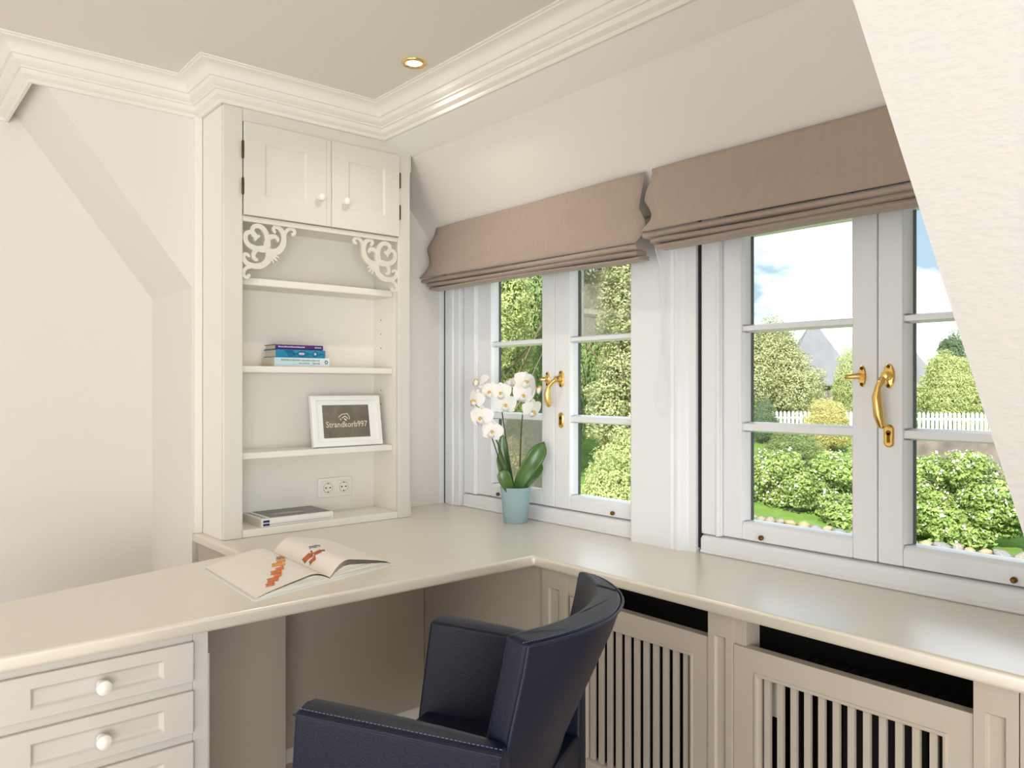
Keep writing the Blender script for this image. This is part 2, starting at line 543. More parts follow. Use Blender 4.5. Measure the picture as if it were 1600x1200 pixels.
def window_fittings(w, yk, yh, zh, drop, sweep, ykey, stub, tail):
    X0 = XW + 0.012
    # striker plate with its stub
    m = MB()
    ell_plate(m, X0, yk, zh, 0.011, 0.030, 0.006)
    m.tube([(X0 - 0.004, yk, zh), (X0 - 0.022, yk, zh), (X0 - 0.030, yk + stub * 0.4, zh - 0.001), (X0 - 0.032, yk + stub, zh - 0.002)], [0.008, 0.009, 0.007, 0.006], n=10)
    k = m.build('keeper', M['brass'], w, smooth=True)
    s = MB()
    for dz in (-0.022, 0.022):
        s.lathe([(0.0045, 0), (0.0045, 0.0075), (0.002, 0.009)], (X0, yk, zh + dz), (-1, 0, 0), n=10)
    s.build('screw', M['screw'], k)
    # lever handle
    m = MB()
    ell_plate(m, X0, yh, zh, 0.016, 0.034, 0.006)
    m.lathe([(0.013, 0), (0.012, 0.02), (0.013, 0.026), (0.009, 0.034), (0.002, 0.036)], (X0, yh, zh), (-1, 0, 0), n=16)
    path = [(X0 - 0.026, yh, zh), (X0 - 0.034, yh + sweep * 0.4, zh - 0.012), (X0 - 0.038, yh + sweep * 0.9, zh - 0.030),
            (X0 - 0.040, yh + sweep * 1.1, zh - 0.055), (X0 - 0.036, yh + sweep * (0.6 + tail * 0.5), zh - drop * 0.75), (X0 - 0.030, yh + sweep * tail, zh - drop * 0.96), (X0 - 0.029, yh + sweep * (tail - 0.05), zh - drop)]
    m.tube(path, [0.008, 0.0090, 0.0080, 0.0125, 0.0140, 0.010, 0.003], n=12)
    h = m.build('handle', M['brass'], w, smooth=True, subsurf=0)
    s = MB()
    for dz in (-0.026, 0.026):
        s.lathe([(0.0045, 0), (0.0045, 0.0075), (0.002, 0.009)], (X0, yh, zh + dz), (-1, 0, 0), n=10)
    s.build('screw', M['screw'], h)
    # keyhole plate
    m = MB()
    n = 24
    def stadium(k):
        out = []
        for i in range(n):
            a = 2 * math.pi * i / n
            out.append((0.014 * k * math.cos(a), 0.014 * k * math.sin(a) + (0.017 if math.sin(a) >= 0 else -0.017)))
        return out
    m.loft([[(X0 - dx, ykey + p[0], 1.163 + p[1]) for p in stadium(k)] for k, dx in ((1, 0), (1, 0.003), (0.8, 0.006), (0.72, 0.005))])
    e = m.build('keyhole_plate', M['brass'], w, smooth=True)
    m = MB()
    m.lathe([(0.007, 0), (0.007, 0.0065)], (X0, ykey, 1.172), (-1, 0, 0), n=12)
    m.box(X0 - 0.0065, X0, ykey - 0.004, ykey + 0.004, 1.145, 1.172)
    m.build('lock_cylinder', M['brass_dark'], e)

window_fittings(w1, 2.300, 2.222, 1.326, 0.112, 0.036, 2.222, 0.012, 1.05)
window_fittings(w2, 1.018, 0.945, 1.326, 0.142, 0.014, 0.945, 0.034, 0.5)
for w, y in ((w1, 1.946), (w1, 2.611), (w2, 1.332), (w2, 0.646)):
    MB().lathe([(0.0065, 0), (0.008, 0.004), (0.0075, 0.010), (0.004, 0.014)], (XW + 0.012, y, 0.829), (-1, 0, 0), n=12).build('stay_pin', M['brass_dark'], w, smooth=True)

# casing board left of window 1, pier board between the windows
c = MB().box(2.128, 2.20, 2.862, 3.02, WT, HEAD)
c.prism([(2.128, 2.945), (2.118, 2.938), (2.118, 2.905), (2.128, 2.898)], 2, WT, HEAD)
struct(c.build('trim_3', M['window'], bevel=0.004), 'white casing board between the back wall and the left window')
struct(MB().box(2.10, 2.16, 2.978, 2.992, WT, 1.9).build('trim_4', M['window'], bevel=0.002))
struct(MB().box(2.126, 2.15, 2.9725, 2.978, WT + 0.002, 1.9).build('trim_5', M['gap']))
p = MB().prism([(2.20, 1.828), (2.115, 1.828), (2.112, 1.822), (2.112, 1.650), (2.116, 1.640), (2.112, 1.634), (2.112, 1.622), (2.120, 1.612), (2.124, 1.600), (2.132, 1.590), (2.132, 1.562), (2.20, 1.562)], 2, WT, HEAD + 0.005)
struct(p.build('trim_6', M['window'], smooth=True, angle=20), 'white pier board between the two windows')
struct(MB().box(2.144, 2.16, 1.5535, 1.5615, 0.765, HEAD).build('trim_7', M['gap']))

# ------------------------------------------------------------------ worktop
top = MB().prism([(-0.60, 1.871), (1.69, 1.871), (1.69, 0.416), (2.19, 0.416), (2.19, 2.989), (0.984, 2.989), (0.984, 2.535), (-0.60, 2.095)], 2, WT - 0.035, WT)
o = top.build('worktop', M['top'], bevel=0.009, seg=3, angle=50)
o['label'] = 'taupe lacquered L-shaped worktop running along the desk and under the windows'
o['category'] = 'worktop'

# ------------------------------------------------------------------ drawer unit (left, under the worktop)
du = thing('drawer_unit', 'cream drawer unit with round white knobs under the left end of the worktop', 'drawers', (0.38, 2.1, 0))
DY = 1.905
fr = MB()
fr.box(0.628, 0.664, DY, 2.30, 0.0, WT - 0.036)
fr.box(0.186, 0.222, DY, 2.30, 0.0, WT - 0.036)
fr.box(0.222, 0.628, 2.27, 2.30, 0.0, WT - 0.036)
for za, zb in ((0.690, WT - 0.036), (0.574, 0.602), (0.453, 0.481), (0.332, 0.360), (0.211, 0.239), (0.0, 0.118)):
    fr.box(0.222, 0.628, DY, 2.27, za, zb)
fr.build('carcass', M['drawer'], du, bevel=0.002)
MB().tube([(0.664, DY + 0.006, 0.655), (0.664, DY + 0.006, 0.05)], 0.005, n=10).build('corner_bead', M['drawer'], du, smooth=True)
for z0, z1 in ((0.599, 0.693), (0.478, 0.577), (0.357, 0.456), (0.236, 0.335), (0.115, 0.214)):
    mb = MB()
    h = z1 - z0
    panelled_board(mb, Vector((0.2235, DY - 0.013, z0)), VX, VZ, -VY, 0.404, h, 0.0135, (0.068, 0.336, 0.021, h - 0.027), 0.014, 0.010)
    d = mb.build('drawer', M['drawer'], du, bevel=0.004, seg=2, angle=60)
    kb = MB().lathe([(0.010, 0), (0.008, 0.006), (0.007, 0.012), (0.013, 0.018), (0.0165, 0.025), (0.0155, 0.032), (0.010, 0.037), (0.001, 0.039)], (0.428, DY - 0.008, (z0 + z1) / 2 - 0.005), (0, -1, 0), n=24)
    kb.build('knob', M['mould'], d, smooth=True)

# knee-hole panels under the desk
kp = thing('desk_panelling', 'taupe knee-hole panelling under the desk, behind the navy armchair', 'panel', (1.2, 2.5, 0))
MB().box(0.668, 1.044, 2.31, 2.335, 0.0, WT - 0.036).build('end_panel', M['taupe'], kp, bevel=0.001)
MB().box(1.019, 1.044, 2.335, 2.555, 0.0, WT - 0.036).build('side_panel', M['taupe'], kp)
MB().box(1.0, 1.728, 2.555, 2.58, 0.0, WT - 0.036).build('back_panel', M['taupe'], kp)
MB().box(0.997, 1.02, 2.58, 2.97, 0.0, WT - 0.036).build('outer_panel', M['taupe'], kp)
MB().prism([(2.541, 0), (2.555, 0), (2.555, 0.046), (2.548, 0.046), (2.541, 0.038)], 0, 1.044, 1.728).build('plinth', M['mould'], kp)

# ------------------------------------------------------------------ radiator cover under the windows
rc = thing('radiator_cover', 'taupe slatted radiator cover under the window worktop', 'radiator cover', (1.9, 1.1, 0))
XF = 1.722
MB().box(XF + 0.006, XF + 0.026, 1.862, 2.553, 0.0, WT - 0.036).build('side_panel', M['taupe'], rc, bevel=0.001)
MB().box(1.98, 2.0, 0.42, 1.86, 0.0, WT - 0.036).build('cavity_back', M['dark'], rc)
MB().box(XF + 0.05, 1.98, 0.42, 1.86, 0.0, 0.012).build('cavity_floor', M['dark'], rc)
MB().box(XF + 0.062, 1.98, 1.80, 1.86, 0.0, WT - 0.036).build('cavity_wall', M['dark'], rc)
for y1, y0 in ((1.862, 1.752), (1.221, 1.147), (0.588, 0.508)):
    mb = MB()
    panelled_board(mb, Vector((XF - 0.004, y1, 0.0)), -VY, VZ, -VX, y1 - y0, WT - 0.036, 0.07, ((y1 - y0) * .27, (y1 - y0) * .73, 0.10, 0.652), 0.008, 0.007)
    mb.build('pilaster', M['taupe'], rc, bevel=0.002)
    MB().box(XF + 0.012, XF + 0.075, y0 - 0.030, y0, 0.0, WT - 0.036).build('stile', M['taupe'], rc, bevel=0.001)
MB().box(XF - 0.004, XF + 0.03, 0.418, 0.506, 0.0, WT - 0.036).build('end_panel', M['taupe'], rc, bevel=0.001)
slat_me = None
for y1, y0, s1, s0, ns in ((1.738, 1.222, 1.667, 1.284, 11), (1.146, 0.589, 1.073, 0.650, 12)):
    dz1, oz0, oz1 = 0.640, 0.16, 0.572
    mb = MB()
    # mitred frame built from four rails, opening edge moulded
    prof = [(0.0, 0.0), (0.0, 0.022), (None, 0.022)]
    A = [(y1, 0.06), (y0, 0.06), (y0, dz1), (y1, dz1)]
    B = [(s1 + 0.012, oz0 - 0.012), (s0 - 0.012, oz0 - 0.012), (s0 - 0.012, oz1 + 0.012), (s1 + 0.012, oz1 + 0.012)]
    C = [(s1 + 0.004, oz0 - 0.004), (s0 - 0.004, oz0 - 0.004), (s0 - 0.004, oz1 + 0.004), (s1 + 0.004, oz1 + 0.004)]
    D = [(s1, oz0), (s0, oz0), (s0, oz1), (s1, oz1)]
    def ring(P, x):
        return [(x, p[0], p[1]) for p in P]
    mb.loft([ring(A, XF + 0.03), ring(A, XF), ring(B, XF), ring(B, XF - 0.004), ring(C, XF - 0.003), ring(D, XF + 0.010), ring(D, XF + 0.03)], caps=False, closed_path=True)
    dr = mb.build('door', M['taupe'], rc, bevel=0.0015)
    pitch = (s1 - s0) / ns
    for i in range(ns):
        yc = s1 - (i + 0.5) * pitch
        if slat_me is None:
            sm = MB().prism([(0.0, -0.0078), (0.0, 0.0078), (0.010, 0.0078), (0.016, 0.005), (0.016, -0.005), (0.010, -0.0078)], 2, 0.0, oz1 - oz0)
            slat_me = sm.mesh('slat')
            slat_me.materials.append(M['taupe'])
        so = bpy.data.objects.new('slat', slat_me)
        COL.objects.link(so)
        so.parent = dr
        so.location = Vector((XF + 0.008, yc, oz0)) - world_loc(dr)
# the radiator behind the slats with its white valve
ra = thing('radiator', 'dark radiator with a white valve seen through the right-hand slats', 'radiator', (1.86, 0.8, 0))
mb = MB()
for i in range(13):
    y = 0.62 + i * 0.034
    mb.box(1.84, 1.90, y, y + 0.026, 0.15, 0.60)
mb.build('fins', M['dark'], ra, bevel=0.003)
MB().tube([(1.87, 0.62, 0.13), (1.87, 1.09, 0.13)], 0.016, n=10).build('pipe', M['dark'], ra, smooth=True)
vb = MB().box(1.765, 1.80, 1.045, 1.085, 0.47, 0.60)
vb.tube([(1.80, 1.066, 0.55), (1.86, 1.066, 0.55)], 0.012, n=10)
vb.build('valve', M['socket'], ra, bevel=0.004)

# ------------------------------------------------------------------ bookcase standing on the worktop
bc = thing('bookcase', 'tall cream built-in bookcase standing on the corner of the worktop', 'bookcase', (1.4, 2.87, WT))
FY = 2.76
mb = MB()
mb.box(1.014, 1.034, FY + 0.020, 2.985, WT, 2.40)
mb.box(1.765, 1.785, FY + 0.020, 2.985, WT, 2.33)
mb.box(1.034, 1.765, 2.962, 2.985, WT, 2.36)
mb.box(1.07, 1.085, FY + 0.020, 2.962, WT, 2.30)
mb.box(1.740, 1.765, FY + 0.020, 2.962, WT, 2.28)
mb.box(1.034, 1.765, FY + 0.020, 2.962, 1.905, 1.925)
mb.build('carcass', M['mould'], bc, bevel=0.001)
# face frame: stiles with chamfered edges, frieze over the doors
def stile(x0, x1, side):
    m = MB()
    z0, za, zb, z1 = WT, WT + 0.07, 2.185, 2.30
    if side < 0:
        m.box(x0, x1, FY, FY + 0.0205, z0, z1)
    else:
        m.box(x0, x1 - 0.006, FY, FY + 0.020, z0, 2.285)
        m.prism([(x1 - 0.006, za), (x1, za - 0.015), (x1, z0), (x1 - 0.006, z0)], 1, FY, FY + 0.02)
        m.prism([(x1 - 0.006, zb), (x1, zb + 0.015), (x1, 2.275), (x1 - 0.006, 2.285)], 1, FY, FY + 0.02)
    return m.build('stile', M['cabinet'], bc, bevel=0.004, seg=2)
stile(1.014, 1.085, -1)
stile(1.738, 1.802, 1)
MB().box(1.085, 1.738, FY + 0.001, FY + 0.02, 2.252, 2.310).build('frieze', M['cabinet'], bc, bevel=0.001)
MB().box(1.085, 1.738, FY, FY + 0.02, 1.893, 1.913).build('rail', M['cabinet'], bc, bevel=0.002)
mb = MB().box(1.085, 1.738, FY + 0.002, 2.962, WT, 0.779)
mb.build('base_shelf', M['mould'], bc, bevel=0.004)
# doors
def door(x0, x1, pan, knob_x, hinge_x):
    z0, z1 = 1.915, 2.250
    m = MB()
    panelled_board(m, Vector((x0, FY - 0.012, z0)), VX, VZ, -VY, x1 - x0, z1 - z0, 0.014, pan, 0.014, 0.006, inner=0.026)
    d = m.build('door', M['cabinet'], bc, bevel=0.002, angle=60)
    MB().lathe([(0.009, 0), (0.007, 0.005), (0.006, 0.010), (0.011, 0.016), (0.0145, 0.022), (0.0135, 0.029), (0.008, 0.033), (0.001, 0.0345)], (knob_x, FY - 0.010, 2.018), (0, -1, 0), n=20).build('knob', M['mould'], d, smooth=True)
    for za, zb in ((2.115, 2.180), (1.985, 2.047)):
        MB().tube([(hinge_x, FY - 0.008, za), (hinge_x, FY - 0.008, za + 0.004), (hinge_x, FY - 0.008, zb - 0.004), (hinge_x, FY - 0.008, zb)], [0.002, 0.0042, 0.0042, 0.002], n=8).build('hinge', M['hinge'], d, smooth=True)
door(1.086, 1.408, (0.075, 0.240, 0.075, 0.268), 1.378, 1.081)
door(1.431, 1.737, (0.070, 0.238, 0.075, 0.268), 1.486, 1.741)
MB().box(1.408, 1.430, FY - 0.010, FY + 0.004, 1.915, 2.250).build('closing_strip', M['cabinet'], bc, bevel=0.003)
# shelves (front edges set back)
SHELF = (1.675, 1.371, 1.058)
for z in (1.698, 1.373, 1.053):
    MB().box(1.086, 1.739, 2.805, 2.961, z - 0.028 if z > 1.5 else z - 0.025, z).build('shelf', M['mould'], bc, bevel=0.005, seg=3)
pin = MB()
for z in (1.16, 1.22, 1.28, 1.46, 1.52, 1.58):
    pin.lathe([(0.003, 0), (0.003, 0.0006)], (1.7402, 2.90, z), (-1, 0, 0), n=8)
pin.build('peg_holes', M['hole'], bc)['kind'] = 'stuff'

# fretwork brackets
def spiral(c, r0, r1, a0, a1, n=18):
    return [(c[0] + (r0 + (r1 - r0) * t) * math.cos(a0 + (a1 - a0) * t), c[1] + (r0 + (r1 - r0) * t) * math.sin(a0 + (a1 - a0) * t)) for t in [i / n for i in range(n + 1)]]
def ribbon(mb, pts, w, y0, y1):
    """flat strip of width list w along pts (x,z), thickness y0..y1"""
    n = len(pts)
    ws = w if isinstance(w, list) else [w] * n
    rings = []
    for i, p in enumerate(pts):
        a = pts[max(0, i - 1)]
        b = pts[min(n - 1, i + 1)]
        d = Vector((b[0] - a[0], b[1] - a[1])).normalized()
        q = Vector((-d.y, d.x)) * ws[i] * 0.5
        rings.append([(p[0] + q.x, y0, p[1] + q.y), (p[0] - q.x, y0, p[1] - q.y), (p[0] - q.x, y1, p[1] - q.y), (p[0] + q.x, y1, p[1] + q.y)])
    mb.loft(rings)
def bez(p, n=16):
    out = []
    for k in range(0, len(p) - 1, 3):
        a, b, c_, d = [Vector(q) for q in p[k:k + 4]]
        for i in range(n + (1 if k + 3 >= len(p) - 1 else 0)):
            t = i / n
            v = a * (1 - t) ** 3 + b * 3 * t * (1 - t) ** 2 + c_ * 3 * t * t * (1 - t) + d * t ** 3
            out.append((v.x, v.y))
    return out
def fret(sx, x0, z0):
    """drawn in a unit square: u to the inside, v down; mirrored for the other side"""
    k = 0.0175
    def T(pts):
        return [(x0 + sx * u * 0.19, z0 - v * 0.19) for u, v in pts]
    def arcs(cu, cv, r0, r1, a0, a1):
        return T(spiral((cu, cv), r0, r1, math.radians(a0), math.radians(a1), 22))
    m = MB()
    cnt = [0]
    def R(pts, wa, wb):
        cnt[0] += 1
        ya, yb = FY + 0.004 + 0.00035 * cnt[0], FY + 0.014 + 0.00035 * cnt[0]
        n = len(pts)
        ws = [(wa + (wb - wa) * i / (n - 1)) for i in range(n)]
        ribbon(m, pts, ws, ya, yb)
    # heart of two scrolls in the corner
    R(T(bez([(0.50, 0.44), (0.52, 0.10), (0.36, 0.03), (0.26, 0.06), (0.17, 0.09), (0.17, 0.22), (0.24, 0.26), (0.27, 0.275), (0.31, 0.27), (0.33, 0.23)])), 0.020, 0.010)
    R(T(bez([(0.44, 0.50), (0.10, 0.52), (0.03, 0.36), (0.06, 0.26), (0.09, 0.17), (0.22, 0.17), (0.26, 0.24), (0.275, 0.27), (0.27, 0.31), (0.23, 0.33)])), 0.020, 0.010)
    # lower and right C scrolls
    for sw in (False, True):
        def Q(pts):
            return T([(v, u) for u, v in pts] if sw else pts)
        R(Q(bez([(0.52, 0.52), (0.44, 0.44), (0.26, 0.46), (0.22, 0.60), (0.20, 0.68), (0.26, 0.73), (0.30, 0.69)])), 0.022, 0.011)
        R(Q(bez([(0.52, 0.52), (0.56, 0.70), (0.42, 0.82), (0.28, 0.83), (0.16, 0.84), (0.04, 0.80), (0.02, 0.68), (0.02, 0.60), (0.12, 0.60), (0.13, 0.67)])), 0.026, 0.010)
        R(Q(bez([(0.30, 0.83), (0.12, 0.84), (0.02, 0.88), (0.02, 1.00), (0.03, 1.08), (0.14, 1.08), (0.13, 0.99)])), 0.014, 0.012)
    # leaf teeth on the diagonal
    for a, b in ((0.62, 0.74), (0.70, 0.70), (0.74, 0.62)):
        R(T([(0.53, 0.53), ((a + 0.53) / 2 + 0.01, (b + 0.53) / 2), (a, b)]), 0.022, 0.003)
    R(T([(0.46, 0.46), (0.54, 0.54), (0.62, 0.62)]), 0.030, 0.020)
    return m.build('bracket', M['cabinet'], bc)
fret(1, 1.085, 1.893)
fret(-1, 1.738, 1.893)

# double socket on the back board
so = thing('double_socket', 'white double wall socket in the bottom bay of the bookcase', 'socket', (1.552, 2.962, 0.877))
MB().box(1.474, 1.630, 2.952, 2.9618, 0.837, 0.917).build('face_plate', M['socket'], so, bevel=0.003)
for xc in (1.516, 1.588):
    m = MB().box(xc - 0.027, xc + 0.027, 2.947, 2.953, 0.850, 0.904)
    ins = m.build('socket_insert', M['socket'], so, bevel=0.002)
    m = MB()
    nn = 28
    rings = []
    for r, yy in ((0.0225, 2.9468), (0.0215, 2.9445), (0.0195, 2.9450), (0.0185, 2.9466)):
        rings.append([(xc + r * math.cos(2 * math.pi * i / nn), yy, 0.877 + r * math.sin(2 * math.pi * i / nn)) for i in range(nn)])
    m.loft(rings, caps=False)
    m.build('rim', M['page'], ins, smooth=True)
    m = MB()
    for dx, dz, rr in ((-0.0095, 0, 0.0032), (0.0095, 0, 0.0032), (0, 0.0185, 0.0036), (0, -0.0185, 0.0036)):
        m.lathe([(rr, 0), (rr, 0.0012)], (xc + dx, 2.9469, 0.877 + dz), (0, -1, 0), n=10)
    m.build('pin_holes', M['hole'], ins)

# ------------------------------------------------------------------ books
def book(name, label, x0, y0, z0, L, D, T, cover, group=None, rotz=0.0, hard=True, spine_art=None, cat='book', top_mat=None):
    """lying book, spine along x facing -y; origin at its front left bottom corner"""
    b = thing(name, label, cat, (x0, y0, z0), rotz, group)
    c = 0.0025
    cv = MB()
    cv.box(0, L, 0.0, D, 0, c)
    cv.box(0, L, 0.0, D, T - c, T)
    ns = 6
    pr = [(0.0 - 0.0035 * math.sin(math.pi * i / ns), T * i / ns) for i in range(ns + 1)] + [(0.003, T), (0.003, 0)]
    cv.prism(pr, 0, 0, L)
    cv.build('cover', cover, b, local=True)
    i = 0.004 if hard else 0.0005
    MB().box(i, L - i, 0.003, D - i, c, T - c).build('page_block', M['page'], b, local=True)
    return b

def flat_text(parent, s, size, loc, rot, mat, name='lettering', scale=None):
    me = text_mesh(s, size)
    me.materials.clear()
    me.materials.append(mat)
    o_ = bpy.data.objects.new(name, me)
    COL.objects.link(o_)
    o_.parent = parent
    o_.location = loc
    o_.rotation_euler = rot
    if scale:
        o_.scale = scale
    return o_

M['white_cover'] = material('pale_blue_cover', (226, 236, 240), 0.4, rgb2=(176, 212, 226), var_scale=6, stretch=(1.2, 1, 1))
M['teal_cover'] = material('teal_cover', (32, 150, 190), 0.35, rgb2=(24, 120, 164), var_scale=20)
M['purple_cover'] = material('purple_cover', (84, 40, 120), 0.35, rgb2=(60, 34, 110), var_scale=14)
M['ink_grey'] = material('grey_ink', (150, 158, 164), 0.6)
M['ink_navy'] = material('navy_ink', (24, 44, 92), 0.6)
M['ink_white'] = material('white_ink', (226, 220, 232), 0.6)
M['ink_pink'] = material('pink_ink', (236, 196, 214), 0.6)
SPR = (math.radians(90), 0, 0)
b1 = book('book', 'thick pale blue and white paperback at the bottom of the shelf stack', 1.236, 2.838, 1.3735, 0.229, 0.118, 0.0345, M['white_cover'], 'books stacked on the second shelf', hard=False)
for xx, ww, zz in ((0.070, 0.085, 0.025), (0.150, 0.075, 0.024), (0.125, 0.05, 0.013), (0.175, 0.035, 0.013)):
    m = MB()
    k = int(ww / 0.0075)
    for i in range(k):
        hh = 0.0022 if i % 3 else 0.0032
        m.box(xx - ww / 2 + i * 0.0075, xx - ww / 2 + i * 0.0075 + 0.0052, -0.0042, -0.0028, zz - hh, zz + hh)
    m.build('lettering', M['ink_grey'], b1, local=True)
m = MB()
nn = 20
m.loft([[(0.214 + rx * math.cos(2 * math.pi * i / nn), yy, 0.0185 + rz * math.sin(2 * math.pi * i / nn)) for i in range(nn)] for rx, rz, yy in ((0.0062, 0.0075, -0.0028), (0.0062, 0.0075, -0.0045), (0.0036, 0.005, -0.0045), (0.0036, 0.005, -0.0028))], caps=False)
m.build('emblem', M['ink_navy'], b1, local=True)
b2 = book('book', 'teal hardback with navy line drawings on its spine, middle of the shelf stack', 1.244, 2.840, 1.4085, 0.204, 0.114, 0.0300, M['teal_cover'], 'books stacked on the second shelf')
m = MB()
for k in range(5):
    x = 0.042 + k * 0.007
    ribbon(m, bez([(x - 0.008, 0.027), (x, 0.022), (x + 0.006, 0.014), (x + 0.008, 0.004)], 8), 0.0017, -0.0043, -0.0030)
for x, rx in ((0.103, 0.018), (0.160, 0.011)):
    ribbon(m, [(x + rx * math.cos(a), 0.015 + 0.010 * math.sin(a)) for a in [2 * math.pi * i / 20 for i in range(21)]], 0.0016, -0.0043, -0.0030)
for x in (0.075, 0.132, 0.184):
    ribbon(m, [(x - 0.007, 0.020), (x, 0.015), (x - 0.007, 0.010)], 0.0020, -0.0043, -0.0030)
    ribbon(m, [(x, 0.015), (x + 0.012, 0.015)], 0.0020, -0.0043, -0.0030)
m.build('spine_drawing', M['ink_navy'], b2, local=True)
m = MB()
for x in (0.096, 0.103, 0.110, 0.160):
    m.lathe([(0.0042, 0), (0.0042, 0.0012)], (x, -0.0030, 0.015), (0, -1, 0), n=10)
m.build('spine_blossom', M['ink_pink'], b2, local=True)
b3 = book('book', 'thin purple hardback on top of the shelf stack', 1.243, 2.842, 1.4388, 0.196, 0.104, 0.0190, M['purple_cover'], 'books stacked on the second shelf')
m = MB()
for i in range(17):
    m.box(0.010 + i * 0.0064, 0.010 + i * 0.0064 + 0.0045, -0.0042, -0.0028, 0.0082, 0.0082 + (0.0034 if i % 4 else 0.0046))
for i in range(5):
    m.box(0.160 + i * 0.0056, 0.160 + i * 0.0056 + 0.0042, -0.0042, -0.0028, 0.0080, 0.0116)
m.build('lettering', M['ink_white'], b3, local=True)['kind'] = 'stuff'

# picture book on the bottom of the bookcase
M['cover_photo'] = material('printed_cover', (128, 122, 118), 0.35, rgb2=(70, 78, 90), var_scale=16, stretch=(1, 3, 1))
M['cover_photo2'] = material('printed_cover_light', (196, 178, 158), 0.35, rgb2=(120, 116, 116), var_scale=30, stretch=(1, 4, 1))
M['cover_white'] = material('white_book_cover', (238, 236, 230), 0.35)
mg = book('picture_book', 'white picture book with a grey photo cover lying at the foot of the bookcase', 1.158, 2.772, 0.7795, 0.290, 0.185, 0.030, M['cover_white'], rotz=math.radians(0.5), hard=False)
MB().box(0.040, 0.285, 0.012, 0.178, 0.0300, 0.0306).build('cover_photo', M['cover_photo'], mg, local=True)
MB().box(0.075, 0.20, 0.060, 0.095, 0.0306, 0.0309).build('cover_print', M['cover_photo2'], mg, local=True)
m = MB()
for i in range(9):
    m.box(0.010 + (i % 2) * 0.003, 0.026, 0.020 + i * 0.017, 0.030 + i * 0.017, 0.0300, 0.0305)
m.build('lettering', M['ink_grey'], mg, local=True)['kind'] = 'stuff'
MB().box(0.006, 0.030, -0.0046, -0.0028, 0.016, 0.024).build('spine_label', M['ink_navy'], mg, local=True)
MB().box(0.006, 0.030, -0.0046, -0.0028, 0.004, 0.012).build('spine_label', M['ink_navy'], mg, local=True)
MB().box(0.034, 0.28, -0.0043, -0.0028, 0.0078, 0.0086).build('spine_line', M['ink_grey'], mg, local=True)

# open book on the desk
M['book_edge'] = material('book_edge', (238, 230, 220), 0.8, var=0.45, var_scale=70, stretch=(0.05, 0.02, 9))
M['print_orange'] = material('orange_print', (214, 92, 44), 0.6, rgb2=(232, 150, 70), var_scale=40)
M['print_yellow'] = material('yellow_print', (238, 186, 80), 0.6, rgb2=(226, 120, 80), var_scale=50)
M['print_violet'] = material('violet_print', (150, 132, 178), 0.6)
M['print_brown'] = material('brown_print', (150, 70, 40), 0.6, rgb2=(206, 110, 60), var_scale=60)
ob = thing('open_book', 'open picture book with orange flower prints lying on the desk', 'book', (1.045, 2.215, WT), math.radians(-2.5))
